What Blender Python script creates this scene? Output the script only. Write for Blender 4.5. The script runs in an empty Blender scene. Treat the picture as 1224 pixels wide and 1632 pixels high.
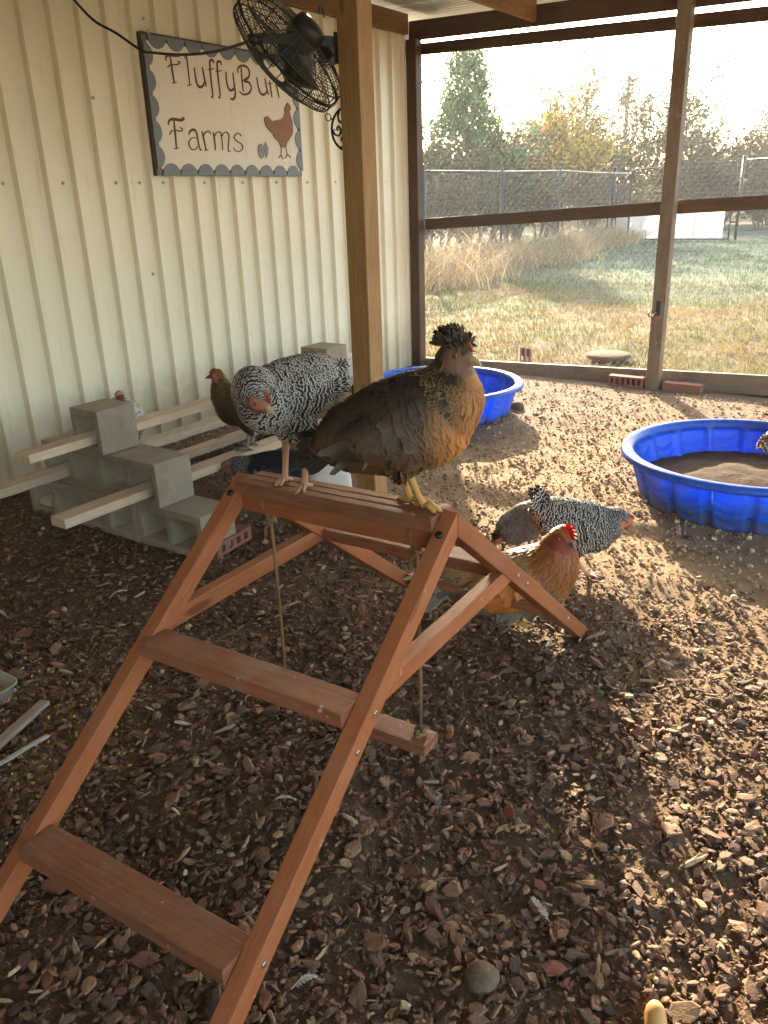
import bpy, bmesh, math, random
import numpy as np
from mathutils import Vector, Matrix, geometry
from mathutils.bvhtree import BVHTree

random.seed(11); rng = np.random.default_rng(11)
SC = bpy.context.scene
COL = SC.collection
R = math.radians

# ------------------------------------------------------------------ camera
PITCH, ROLL, CAM_H = math.atan(1290/3357), R(2.0), 1.35
cam_d = bpy.data.cameras.new('camera'); cam = bpy.data.objects.new('camera', cam_d); COL.objects.link(cam)
cam_d.sensor_fit = 'VERTICAL'; cam_d.sensor_height = 36.0; cam_d.lens = 36.0*1290/1632
cam_d.clip_start = .02; cam_d.clip_end = 3000
fw = Vector((0, math.cos(PITCH), -math.sin(PITCH))); r0 = Vector((1, 0, 0)); u0 = r0.cross(fw)
rt = math.cos(ROLL)*r0 - math.sin(ROLL)*u0; up = math.cos(ROLL)*u0 + math.sin(ROLL)*r0
cam.matrix_world = Matrix(((rt.x, up.x, -fw.x, 0), (rt.y, up.y, -fw.y, 0), (rt.z, up.z, -fw.z, CAM_H), (0, 0, 0, 1)))
SC.camera = cam

# ------------------------------------------------------------------ sky, sun, exposure
SUN_EL, SUN_AZ = R(19.0), R(0.0)
world = bpy.data.worlds.new('World'); SC.world = world; world.use_nodes = True
wn = world.node_tree; wn.nodes.clear()
sky = wn.nodes.new('ShaderNodeTexSky'); sky.sky_type = 'NISHITA'; sky.sun_disc = False
sky.sun_elevation = SUN_EL; sky.sun_rotation = SUN_AZ
sky.air_density = 1.0; sky.dust_density = 2.0; sky.ozone_density = 1.0
bg = wn.nodes.new('ShaderNodeBackground'); bg.inputs['Strength'].default_value = 0.15
wo = wn.nodes.new('ShaderNodeOutputWorld')
tint = wn.nodes.new('ShaderNodeMix'); tint.data_type = 'RGBA'; tint.blend_type = 'MULTIPLY'; tint.inputs[0].default_value = 1.0; tint.inputs[7].default_value = (1.06, 1.0, .93, 1)
wn.links.new(sky.outputs[0], tint.inputs[6]); wn.links.new(tint.outputs[2], bg.inputs[0]); wn.links.new(bg.outputs[0], wo.inputs[0])
sun_d = bpy.data.lights.new('sun', 'SUN'); sun = bpy.data.objects.new('sun', sun_d); COL.objects.link(sun)
sun_d.energy = 3.8; sun_d.angle = R(0.6); sun_d.color = (1.0, .84, .62)
sun.rotation_euler = (-(math.pi/2 - SUN_EL), 0, -SUN_AZ)
SC.view_settings.view_transform = 'Standard'; SC.view_settings.look = 'None'
SC.view_settings.exposure = 3.0; SC.view_settings.gamma = 1.0; SC.view_settings.use_curve_mapping = False
HAZE = .0010
SC.render.engine = 'CYCLES'
try:
    SC.cycles.max_bounces = 10; SC.cycles.diffuse_bounces = 6; SC.cycles.transmission_bounces = 6; SC.cycles.transparent_max_bounces = 8
    SC.cycles.sample_clamp_indirect = 6.0; SC.cycles.use_denoising = True
except Exception: pass

# ------------------------------------------------------------------ the run's own frame: t across (x), s along the metal wall (y)
K = Vector((.318, 7.152, 0)); WD = Vector((.575, .818, 0)); BD = Vector((.818, -.575, 0)); ANG = math.atan2(-.575, .818)
def ws(s, t, z=0.): return K + s*WD + t*BD + Vector((0, 0, z))
CAM_S, CAM_T = -6.033, 3.852

# ------------------------------------------------------------------ helpers
def tag(o, label=None, cat=None, group=None, kind=None):
    if label: o['label'] = label
    if cat: o['category'] = cat
    if group: o['group'] = group
    if kind: o['kind'] = kind
    return o
def thing(name, label, cat, loc=(0, 0, 0), rotz=0., group=None):
    o = bpy.data.objects.new(name, None); COL.objects.link(o)
    o.location = loc; o.rotation_euler = (0, 0, rotz); o.empty_display_size = .1
    return tag(o, label, cat, group)
def link(name, me, mat=None, parent=None, bevel=0., smooth=None):
    o = bpy.data.objects.new(name, me); COL.objects.link(o)
    if mat is not None and len(me.materials) == 0: me.materials.append(mat)
    if parent is not None: o.parent = parent
    if bevel:
        m = o.modifiers.new('bevel', 'BEVEL'); m.width = bevel; m.segments = 2; m.limit_method = 'ANGLE'; m.angle_limit = R(50); m.harden_normals = False
    return o

class MB:
    def __init__(self): self.v = []; self.f = []; self.uv = []; self.sm = []
    def add(self, vs, fs, uvs=None, smooth=False):
        b = len(self.v); self.v += [tuple(p) for p in vs]
        for i, f in enumerate(fs):
            self.f.append(tuple(b+k for k in f)); self.sm.append(smooth)
            self.uv.append(uvs[i] if uvs else [(0, 0)]*len(f))
    def beam(self, p0, p1, w, h, upv=(0, 0, 1), off=0.):
        p0 = Vector(p0); p1 = Vector(p1); d = (p1-p0); L = d.length; d.normalize()
        sd = d.cross(Vector(upv)).normalized(); uu = sd.cross(d)
        a, b = sd*(w/2), uu*(h/2)
        vs = [p0-a-b, p0+a-b, p0+a+b, p0-a+b, p1-a-b, p1+a-b, p1+a+b, p1-a+b]
        fs = [(0, 1, 5, 4), (1, 2, 6, 5), (2, 3, 7, 6), (3, 0, 4, 7), (3, 2, 1, 0), (4, 5, 6, 7)]
        q = [off, off+w, off+w+h, off+2*w+h, off+2*w+2*h]
        uvs = [[(0, q[i]), (0, q[i+1]), (L, q[i+1]), (L, q[i])] for i in range(4)]
        uvs += [[(9, q[0]), (9+w*.3, q[0]), (9+w*.3, q[0]+h), (9, q[0]+h)]]*2
        self.add(vs, fs, uvs)
    def box(self, c, size, off=0.):
        c = Vector(c); sx, sy, sz = size
        if sy >= sx and sy >= sz: self.beam(c-Vector((0, sy/2, 0)), c+Vector((0, sy/2, 0)), sx, sz, off=off)
        elif sx >= sz: self.beam(c-Vector((sx/2, 0, 0)), c+Vector((sx/2, 0, 0)), sy, sz, off=off)
        else: self.beam(c-Vector((0, 0, sz/2)), c+Vector((0, 0, sz/2)), sx, sy, upv=(0, 1, 0), off=off)
    def tube(self, pts, r, n=8, caps=True, flat=1.0):
        pts = [Vector(p) for p in pts]; m = len(pts)
        rs = list(r) if hasattr(r, '__len__') else [r]*m
        ref = None; vs = []; L = 0; us = []
        for i, p in enumerate(pts):
            d = (pts[min(i+1, m-1)]-pts[max(i-1, 0)])
            if d.length < 1e-9: d = Vector((0, 0, 1))
            d.normalize()
            if ref is None:
                ref = Vector((0, 0, 1)) if abs(d.z) < .9 else Vector((1, 0, 0))
            a = d.cross(ref)
            if a.length < 1e-6: a = d.cross(Vector((1, .3, 0)))
            a.normalize(); b = a.cross(d); ref = b
            if i: L += (p-pts[i-1]).length
            us.append(L)
            for k in range(n):
                t = 2*math.pi*k/n; vs.append(p+rs[i]*(math.cos(t)*a+flat*math.sin(t)*b))
        fs = []; uvs = []
        for i in range(m-1):
            for k in range(n):
                k2 = (k+1) % n
                fs.append((i*n+k, i*n+k2, (i+1)*n+k2, (i+1)*n+k))
                uvs.append([(us[i], k/n), (us[i], (k+1)/n), (us[i+1], (k+1)/n), (us[i+1], k/n)])
        if caps and n > 2:
            fs.append(tuple(range(n-1, -1, -1))); uvs.append([(0, 0)]*n)
            fs.append(tuple((m-1)*n+k for k in range(n))); uvs.append([(0, 0)]*n)
        self.add(vs, fs, uvs, smooth=n > 4)
    def ring(self, c, ax, r, wr, n=40, m=4):
        ax = Vector(ax).normalized(); a = ax.orthogonal().normalized(); b = ax.cross(a); c = Vector(c)
        pts = [c+r*(math.cos(2*math.pi*k/n)*a+math.sin(2*math.pi*k/n)*b) for k in range(n)]
        self.tube(pts+[pts[0]], wr, m, caps=False)
    def lathe(self, prof, n=32, c=(0, 0, 0), smooth=True):
        c = Vector(c); vs = []; fs = []; uvs = []
        for r_, z in prof:
            for k in range(n):
                t = 2*math.pi*k/n; vs.append(c+Vector((r_*math.cos(t), r_*math.sin(t), z)))
        for i in range(len(prof)-1):
            for k in range(n):
                k2 = (k+1) % n; fs.append((i*n+k, i*n+k2, (i+1)*n+k2, (i+1)*n+k))
                uvs.append([(k/n, i/9), ((k+1)/n, i/9), ((k+1)/n, (i+1)/9), (k/n, (i+1)/9)])
        self.add(vs, fs, uvs, smooth=smooth)
    def prism(self, poly, o, ax, ay, az, th):
        o = Vector(o); ax = Vector(ax); ay = Vector(ay); az = Vector(az); n = len(poly)
        bot = [o+ax*p[0]+ay*p[1] for p in poly]; top = [p+az*th for p in bot]
        tri = geometry.tessellate_polygon([[Vector((p[0], p[1], 0)) for p in poly]])
        area = sum(poly[i][0]*poly[(i+1) % n][1]-poly[(i+1) % n][0]*poly[i][1] for i in range(n))
        fl = ax.cross(ay).dot(az) < 0
        fs = []; uvs = []
        for t in tri:
            a_, b_, c_ = [poly[k] for k in t]
            cc = (b_[0]-a_[0])*(c_[1]-a_[1])-(b_[1]-a_[1])*(c_[0]-a_[0])
            t2 = t if (cc > 0) != fl else t[::-1]
            fs.append(tuple(n+k for k in t2)); uvs.append([(poly[k][0], poly[k][1]) for k in t2])
            fs.append(tuple(t2[::-1])); uvs.append([(poly[k][0], poly[k][1]) for k in t2[::-1]])
        for i in range(n):
            j = (i+1) % n; q = (i, j, n+j, n+i)
            if (area > 0) == fl: q = q[::-1]
            fs.append(q); uvs.append([(0, 0), (.02, 0), (.02, .02), (0, .02)])
        self.add(bot+top, fs, uvs)
    def ball(self, c, r, seg=10, rings=7, scale=(1, 1, 1)):
        c = Vector(c); vs = [c+Vector((0, 0, r*scale[2]))]; fs = []
        for i in range(1, rings):
            a = math.pi*i/rings
            for k in range(seg):
                t = 2*math.pi*k/seg
                vs.append(c+Vector((r*scale[0]*math.sin(a)*math.cos(t), r*scale[1]*math.sin(a)*math.sin(t), r*scale[2]*math.cos(a))))
        vs.append(c-Vector((0, 0, r*scale[2])))
        for k in range(seg): fs.append((0, 1+k, 1+(k+1) % seg))
        for i in range(rings-2):
            for k in range(seg):
                a = 1+i*seg+k; b = 1+i*seg+(k+1) % seg; fs.append((a, a+seg, b+seg, b))
        l = len(vs)-1; o = 1+(rings-2)*seg
        for k in range(seg): fs.append((o+k, l, o+(k+1) % seg))
        self.add(vs, fs, None, smooth=True)
    def mesh(self, name, mat=None):
        me = bpy.data.meshes.new(name); me.from_pydata(self.v, [], self.f)
        uvl = me.uv_layers.new(name='UVMap')
        flat = [c for u in self.uv for p in u for c in p]
        uvl.data.foreach_set('uv', flat); me.polygons.foreach_set('use_smooth', self.sm)
        if mat is not None: me.materials.append(mat)
        return me
    def build(self, name, mat=None, parent=None, bevel=0.):
        return link(name, self.mesh(name, mat), mat, parent, bevel)

def np_mesh(name, V, F, mat=None, colors=None, smooth=False, uv=None, attrs=None):
    """V (n,3), F (m,k) uniform polygons"""
    me = bpy.data.meshes.new(name); V = np.ascontiguousarray(V, np.float32); F = np.ascontiguousarray(F, np.int32)
    me.vertices.add(len(V)); me.vertices.foreach_set('co', V.ravel())
    k = F.shape[1]; me.loops.add(F.size); me.loops.foreach_set('vertex_index', F.ravel())
    me.polygons.add(len(F)); me.polygons.foreach_set('loop_start', np.arange(0, F.size, k, dtype=np.int32))
    try: me.polygons.foreach_set('loop_total', np.full(len(F), k, np.int32))
    except Exception: pass
    me.polygons.foreach_set('use_smooth', np.full(len(F), smooth))
    if uv is not None:
        l = me.uv_layers.new(name='UVMap'); l.data.foreach_set('uv', np.ascontiguousarray(uv[F.ravel()], np.float32).ravel())
    ats = dict(attrs or {})
    if colors is not None: ats['col'] = colors
    for an, c in ats.items():
        a = me.color_attributes.new(an, 'FLOAT_COLOR', 'POINT')
        if c.shape[1] == 3: c = np.concatenate([c, np.ones((len(c), 1))], 1)
        a.data.foreach_set('color', np.ascontiguousarray(c, np.float32).ravel())
    me.update(calc_edges=True); me.validate()
    if mat is not None: me.materials.append(mat)
    return me

# ------------------------------------------------------------------ materials
class NT:
    def __init__(self, name):
        self.m = bpy.data.materials.new(name); self.m.use_nodes = True; self.t = self.m.node_tree; self.t.nodes.clear()
        self.out = self.n('ShaderNodeOutputMaterial')
    def n(self, typ, **kw):
        x = self.t.nodes.new(typ)
        for k, v in kw.items():
            if hasattr(x, k) and k not in x.inputs: setattr(x, k, v)
            else: x.inputs[k].default_value = v
        return x
    def l(self, a, b): self.t.links.new(a, b)
    def sock(self, node, i, val):
        if hasattr(val, 'links') or hasattr(val, 'is_linked'): self.l(val, node.inputs[i])
        else: node.inputs[i].default_value = val
    def math(self, op, a, b=0., c=0., clamp=False):
        x = self.t.nodes.new('ShaderNodeMath'); x.operation = op; x.use_clamp = clamp
        self.sock(x, 0, a); self.sock(x, 1, b); self.sock(x, 2, c); return x.outputs[0]
    def mix(self, f, a, b, typ='MIX'):
        x = self.t.nodes.new('ShaderNodeMix'); x.data_type = 'RGBA'; x.blend_type = typ
        self.sock(x, 0, f)
        for i, v in ((6, a), (7, b)):
            if hasattr(v, 'is_linked'): self.l(v, x.inputs[i])
            else: x.inputs[i].default_value = (*v, 1) if len(v) == 3 else v
        return x.outputs[2]
    def ramp(self, f, stops, interp='LINEAR'):
        x = self.t.nodes.new('ShaderNodeValToRGB'); cr = x.color_ramp; cr.interpolation = interp
        while len(cr.elements) < len(stops): cr.elements.new(.5)
        for e, (p, c) in zip(cr.elements, stops):
            e.position = p; e.color = (c, c, c, 1) if not hasattr(c, '__len__') else (*c, 1)
        self.l(f, x.inputs[0]); return x.outputs[0]
    def noise(self, vec, scale, detail=4., rough=.55, dist=0.):
        x = self.n('ShaderNodeTexNoise'); x.inputs['Scale'].default_value = scale; x.inputs['Detail'].default_value = detail
        x.inputs['Roughness'].default_value = rough; x.inputs['Distortion'].default_value = dist
        if vec is not None: self.l(vec, x.inputs['Vector'])
        return x.outputs['Fac']
    def mapping(self, vec, scale=(1, 1, 1), loc=None):
        x = self.n('ShaderNodeMapping'); self.l(vec, x.inputs['Vector']); x.inputs['Scale'].default_value = scale
        if loc is not None: self.l(loc, x.inputs['Location'])
        return x.outputs[0]
    def bump(self, h, strength=.3, dist=.01, normal=None):
        x = self.n('ShaderNodeBump'); x.inputs['Strength'].default_value = strength; x.inputs['Distance'].default_value = dist
        self.l(h, x.inputs['Height'])
        if normal is not None: self.l(normal, x.inputs['Normal'])
        return x.outputs[0]
    def principled(self, color, rough=.6, spec=.4, metal=0., normal=None, **kw):
        p = self.n('ShaderNodeBsdfPrincipled')
        if hasattr(color, 'is_linked'): self.l(color, p.inputs['Base Color'])
        else: p.inputs['Base Color'].default_value = (*color, 1)
        self.sock(p, p.inputs.find('Roughness'), rough)
        p.inputs['Specular IOR Level'].default_value = spec; p.inputs['Metallic'].default_value = metal
        if normal is not None: self.l(normal, p.inputs['Normal'])
        for k, v in kw.items(): p.inputs[k.replace('_', ' ')].default_value = v
        return p.outputs[0]
    def done(self, sh): self.l(sh, self.out.inputs[0]); return self.m
    def translucent(self, sh, color, fac):
        tr = self.n('ShaderNodeBsdfTranslucent')
        if hasattr(color, 'is_linked'): self.l(color, tr.inputs[0])
        else: tr.inputs[0].default_value = (*color, 1)
        mx = self.n('ShaderNodeMixShader'); mx.inputs[0].default_value = fac
        self.l(sh, mx.inputs[1]); self.l(tr.outputs[0], mx.inputs[2]); return mx.outputs[0]

def wood(name, light, dark, rough=.6, spec=.3, contrast=1., knots=True, grain=26., stain=0.):
    t = NT(name); uv = t.n('ShaderNodeUVMap').outputs[0]; oi = t.n('ShaderNodeObjectInfo')
    rnd = t.math('MULTIPLY', oi.outputs['Random'], 37.)
    cmb = t.n('ShaderNodeCombineXYZ'); t.l(rnd, cmb.inputs[0]); t.l(t.math('MULTIPLY', oi.outputs['Random'], 91.), cmb.inputs[1])
    m1 = t.mapping(uv, (1.3, grain, 1), cmb.outputs[0]); n1 = t.noise(m1, 1.6, 5, .55, .7)
    m2 = t.mapping(uv, (3., grain*6, 1), cmb.outputs[0]); n2 = t.noise(m2, 2., 4, .6)
    m3 = t.mapping(uv, (2.2, 4., 1), cmb.outputs[0]); n3 = t.noise(m3, 1.7, 3)
    band = t.math('FRACT', t.math('MULTIPLY', n1, 5.))
    band = t.math('ABSOLUTE', t.math('SUBTRACT', band, .5))
    f = t.math('ADD', t.math('MULTIPLY', band, .9*contrast), t.math('MULTIPLY', t.math('SUBTRACT', n2, .5), 1.0*contrast))
    f = t.math('ADD', f, t.math('MULTIPLY', t.math('SUBTRACT', n3, .42), 1.4), clamp=True)
    col = t.mix(f, light, dark)
    if knots:
        vr = t.n('ShaderNodeTexVoronoi'); t.l(t.mapping(uv, (2.4, 9., 1), cmb.outputs[0]), vr.inputs['Vector']); vr.inputs['Scale'].default_value = 1.0
        k = t.ramp(vr.outputs['Distance'], [(0., 1.), (.075, .9), (.13, 0.)])
        col = t.mix(t.math('MULTIPLY', k, .75), col, tuple(c*.35 for c in dark))
    if stain:
        g = t.n('ShaderNodeNewGeometry').outputs['Position']
        s = t.ramp(t.noise(g, 9., 5, .65), [(.48, 0.), (.66, 1.)])
        col = t.mix(t.math('MULTIPLY', s, stain), col, tuple(.5*a+.5*b for a, b in zip(light, (.3, .27, .24))))
    if stain:
        sc = t.ramp(t.noise(t.mapping(uv, (14., 170., 1), cmb.outputs[0]), 1., 4, .65), [(.60, 0.), (.70, 1.)])
        col = t.mix(t.math('MULTIPLY', sc, stain), col, tuple(.45*a+.55*b for a, b in zip(light, (.55, .48, .4))))
        dp = t.ramp(t.noise(g, 34., 3, .5), [(.70, 0.), (.73, 1.)]); col = t.mix(t.math('MULTIPLY', dp, min(.8, stain*2)), col, (.55, .5, .42))
    hsv = t.n('ShaderNodeHueSaturation'); t.l(col, hsv.inputs['Color']); t.l(t.math('ADD', .82, t.math('MULTIPLY', oi.outputs['Random'], .36)), hsv.inputs['Value'])
    rg = t.math('ADD', rough-.1, t.math('MULTIPLY', n2, .25))
    return t.done(t.principled(hsv.outputs[0], rg, spec, normal=t.bump(t.math('ADD', n2, t.math('MULTIPLY', band, .4)), .35, .0025)))

def simple(name, color, rough=.5, spec=.4, metal=0., var=.25, scale=18., bump=0., trans=0., bscale=None):
    t = NT(name); co = t.n('ShaderNodeTexCoord').outputs['Object']
    n = t.noise(co, scale, 5, .6)
    c = t.mix(n, tuple(max(0, x*(1-var)) for x in color), tuple(min(1, x*(1+var)) for x in color))
    nr = t.bump(t.noise(co, bscale or scale*4, 4, .6), bump, .004) if bump else None
    rg = t.math('ADD', rough-.08, t.math('MULTIPLY', n, .16))
    sh = t.principled(c, rg, spec, metal, nr)
    if trans: sh = t.translucent(sh, c, trans)
    return t.done(sh)

def attr_mat(name, rough=.8, spec=.2, trans=0., bump=0., bscale=120., jitter=0.):
    t = NT(name); a = t.n('ShaderNodeAttribute', attribute_name='col').outputs['Color']
    co = t.n('ShaderNodeTexCoord').outputs['Object']
    if jitter:
        n = t.noise(co, bscale, 4, .6)
        a = t.mix(t.ramp(n, [(.3, jitter), (.7, 0.)]), a, (.02, .012, .006))
    nr = t.bump(t.noise(co, bscale, 4, .65), bump, .004) if bump else None
    sh = t.principled(a, rough, spec, 0, nr)
    if trans: sh = t.translucent(sh, a, trans)
    return t.done(sh)

M = {}
M['stain'] = wood('red_brown_stained_wood', (.34, .115, .042), (.205, .06, .021), .5, .35, .75, True, 20., .16)
M['slat'] = wood('worn_stained_slat_wood', (.27, .105, .05), (.13, .045, .022), .55, .35, .9, True, 22., .35)
M['pine'] = wood('yellow_pine_post', (.42, .245, .105), (.25, .125, .045), .6, .3, 1., True, 24.)
M['beam'] = wood('brown_treated_beam', (.26, .135, .055), (.13, .062, .024), .65, .3, 1., True, 22.)
M['grey'] = wood('weathered_grey_brown_lumber', (.25, .18, .125), (.12, .083, .056), .7, .25, 1., True, 24., .3)
M['dark'] = wood('dark_brown_lumber', (.105, .06, .036), (.05, .028, .018), .6, .3, 1., True, 22.)
M['plank'] = wood('pale_sawn_plank', (.56, .45, .33), (.38, .28, .185), .8, .15, 1., True, 18., .55)
M['drift'] = wood('grey_stick_wood', (.3, .24, .2), (.17, .13, .1), .8, .2, 1., False, 30.)
M['black'] = simple('black_painted_metal', (.018, .016, .014), .45, .5, 0, .3)
M['cage'] = simple('dusty_brown_black_wire', (.05, .04, .03), .5, .5, .3, .3)
M['cable'] = simple('black_rubber_cable', (.012, .011, .011), .5, .4)
M['bolt'] = simple('zinc_bolt', (.5, .48, .44), .35, .5, .9)
M['blackbolt'] = simple('black_bolt', (.012, .012, .014), .25, .6, .3)
M['rope'] = None
M['wire'] = simple('galvanised_wire', (.3, .29, .28), .55, .4, .4, .1)
M['fencewire'] = simple('black_vinyl_wire', (.022, .025, .03), .45, .5, 0, .1)
M['fencepost'] = simple('black_fence_pipe', (.02, .023, .028), .4, .5, 0, .2)
M['letters'] = simple('brown_stained_lettering', (.16, .05, .03), .55, .3, 0, .3)
M['hen_cut'] = wood('brown_stained_hen_cutout', (.27, .12, .07), (.17, .07, .04), .6, .3, .8, False)
M['slategrey'] = simple('blue_grey_sign_paint', (.16, .165, .185), .5, .4, 0, .2, 12.)
M['blueegg'] = simple('mauve_grey_egg_paint', (.22, .18, .2), .5, .4)
M['clay'] = simple('red_clay_brick', (.26, .12, .085), .85, .2, 0, .3, 30., .5, bscale=160.)
M['whiteplastic'] = simple('white_plastic', (.78, .77, .73), .4, .45, 0, .06, 6., 0, .25)
M['redplastic'] = simple('red_plastic', (.5, .02, .015), .35, .5, 0, .15)
M['clear'] = simple('cloudy_plastic', (.52, .5, .44), .25, .5, 0, .1, 8., 0, .4)
M['feed'] = simple('yellow_feed_crumble', (.5, .32, .11), .9, .1, 0, .5, 160., .8, bscale=300.)
M['stone'] = simple('dusty_brown_stone', (.135, .098, .064), .95, .1, 0, .6, 45., 1., bscale=110.)
M['tan'] = simple('smooth_tan_rind', (.55, .3, .1), .5, .4, 0, .15, 14.)
M['eye'] = simple('orange_eye', (.25, .08, .015), .1, .7, 0, .1)
M['pupil'] = simple('black_pupil', (.004, .004, .004), .05, .8, 0, .1)
M['shadesoil'] = simple('shade_toned_dug_soil', (.085, .06, .042), .95, .1, 0, .5, 24., 1., bscale=60.)  # brown soil, darkened in colour to stand for the pool wall's shade
M['pot'] = simple('transformer_grey_paint', (.4, .42, .44), .4, .5)

def make_rope():
    t = NT('jute_rope'); uv = t.n('ShaderNodeUVMap').outputs[0]
    w = t.n('ShaderNodeTexWave'); w.wave_type = 'BANDS'; w.bands_direction = 'DIAGONAL'; w.inputs['Scale'].default_value = 1.
    t.l(t.mapping(uv, (330., 6.28, 1)), w.inputs['Vector']); w.inputs['Distortion'].default_value = .8
    c = t.mix(w.outputs['Fac'], (.2, .115, .045), (.52, .36, .18))
    return t.done(t.principled(c, .9, .15, normal=t.bump(w.outputs['Fac'], .9, .002)))
M['rope'] = make_rope()

def make_wall_paint(name, col, rough):
    t = NT(name); g = t.n('ShaderNodeNewGeometry').outputs['Position']
    n = t.noise(t.mapping(g, (1.2, 1.2, .5)), 2.2, 5, .6)
    sp = t.ramp(t.noise(g, 60., 3, .6), [(.62, 0.), (.75, 1.)])
    c = t.mix(n, tuple(x*.93 for x in col), tuple(min(1, x*1.05) for x in col))
    drip = t.ramp(t.noise(t.mapping(g, (9., 9., .7)), 3., 4, .6), [(.56, 0.), (.72, .35)])
    c = t.mix(drip, c, tuple(x*.7 for x in (col[0], col[1]*.93, col[2]*.8)))
    sep = t.n('ShaderNodeSeparateXYZ'); t.l(g, sep.inputs[0])
    low = t.ramp(t.math('SUBTRACT', sep.outputs[2], t.math('MULTIPLY', t.noise(g, 14., 5, .7), .35)), [(.0, .7), (.30, 0.)])
    low = t.math('MULTIPLY', low, t.math('ADD', .3, n))
    c = t.mix(low, c, (.36, .29, .2)); c = t.mix(t.math('MULTIPLY', sp, .12), c, (.3, .22, .13))
    wob = t.noise(t.mapping(g, (2.5, 2.5, 1.)), 3., 2, .5)
    return t.done(t.principled(c, rough, .4, normal=t.bump(wob, .12, .02)))
M['wallpaint'] = make_wall_paint('cream_painted_steel', (.80, .72, .56), .42)
M['roofsteel'] = make_wall_paint('galvanised_roof_steel', (.62, .61, .56), .5)
M['signcream'] = make_wall_paint('whitewashed_sign_board', (.74, .66, .55), .6)

def make_concrete():
    t = NT('rough_concrete_block'); co = t.n('ShaderNodeNewGeometry').outputs['Position']
    n = t.noise(co, 7., 6, .65); f = t.noise(co, 190., 4, .7)
    v = t.n('ShaderNodeTexVoronoi'); v.inputs['Scale'].default_value = 130.; t.l(co, v.inputs['Vector'])
    pit = t.ramp(v.outputs['Distance'], [(.12, 1.), (.3, 0.)])
    c = t.mix(n, (.33, .275, .205), (.50, .43, .33)); c = t.mix(t.math('MULTIPLY', f, .5), c, (.26, .22, .17))
    c = t.mix(t.math('MULTIPLY', pit, .28), c, (.14, .115, .09))
    st = t.ramp(t.noise(co, 3., 5, .7), [(.5, 0.), (.75, .6)]); c = t.mix(st, c, (.16, .125, .09))
    h = t.math('SUBTRACT', f, t.math('MULTIPLY', pit, .7))
    return t.done(t.principled(c, .92, .15, normal=t.bump(h, 1., .007)))
M['concrete'] = make_concrete()

def make_blue():
    t = NT('blue_pool_plastic'); g = t.n('ShaderNodeNewGeometry').outputs['Position']
    n = t.noise(g, 5., 5, .65); sep = t.n('ShaderNodeSeparateXYZ'); t.l(g, sep.inputs[0])
    dirt = t.ramp(t.math('SUBTRACT', t.noise(g, 30., 5, .7), t.math('MULTIPLY', sep.outputs[2], 2.6)), [(.34, 0.), (.50, .85)])
    c = t.mix(n, (.01, .125, .66), (.014, .15, .72)); c = t.mix(dirt, c, (.17, .13, .09))
    du = t.ramp(t.noise(g, 11., 4, .6), [(.4, 0.), (.7, .3)]); c = t.mix(du, c, (.16, .22, .45))
    sc = t.ramp(t.noise(t.mapping(g, (1, 1, 6)), 26., 4, .7), [(.56, 0.), (.72, .4)]); c = t.mix(sc, c, (.3, .38, .6))
    sh = t.principled(c, .34, .5, normal=t.bump(t.noise(g, 40., 3), .08, .01))
    return t.done(t.translucent(sh, c, .42))
M['blue'] = make_blue()

def make_ground():
    t = NT('bare_soil'); g = t.n('ShaderNodeNewGeometry').outputs['Position']; a = t.n('ShaderNodeAttribute', attribute_name='col').outputs['Color']
    n1 = t.noise(g, 2.3, 6, .6); n2 = t.noise(g, 34., 6, .7); n3 = t.noise(g, 210., 4, .7)
    c = t.mix(t.math('MULTIPLY', n2, .5), a, (.13, .085, .05)); c = t.mix(t.ramp(n3, [(.52, 0.), (.72, .6)]), c, (.36, .26, .16))
    c = t.mix(t.ramp(n1, [(.4, .25), (.6, 0.)]), c, (.15, .1, .06))
    h = t.math('ADD', n2, t.math('MULTIPLY', n3, .45))
    return t.done(t.principled(c, .95, .12, normal=t.bump(h, 1., .016)))
M['soil'] = make_ground()

def make_lawn():
    t = NT('frosty_winter_lawn'); g = t.n('ShaderNodeNewGeometry').outputs['Position']; a = t.n('ShaderNodeAttribute', attribute_name='col').outputs['Color']
    n2 = t.noise(g, 9., 6, .7); n3 = t.noise(g, 70., 4, .7)
    c = t.mix(t.ramp(n2, [(.35, .6), (.6, 0.)]), a, (.1, .085, .05)); c = t.mix(t.ramp(n3, [(.5, 0.), (.7, .4)]), c, (.27, .24, .14))
    return t.done(t.principled(c, .9, .15, normal=t.bump(t.math('ADD', n2, n3), 1., .05)))
M['lawn'] = make_lawn()
M['chips'] = attr_mat('bark_chip', .75, .3, 0, .6, 260., .5)
M['crumb'] = attr_mat('soil_crumb', .95, .1, 0, .5, 300., .3)
M['blade'] = attr_mat('grass_blade', .7, .25, .35)
M['leaf'] = attr_mat('leaf', .7, .15, .2)
M['bark'] = attr_mat('tree_bark', .9, .15, 0, .4, 30.)

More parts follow.
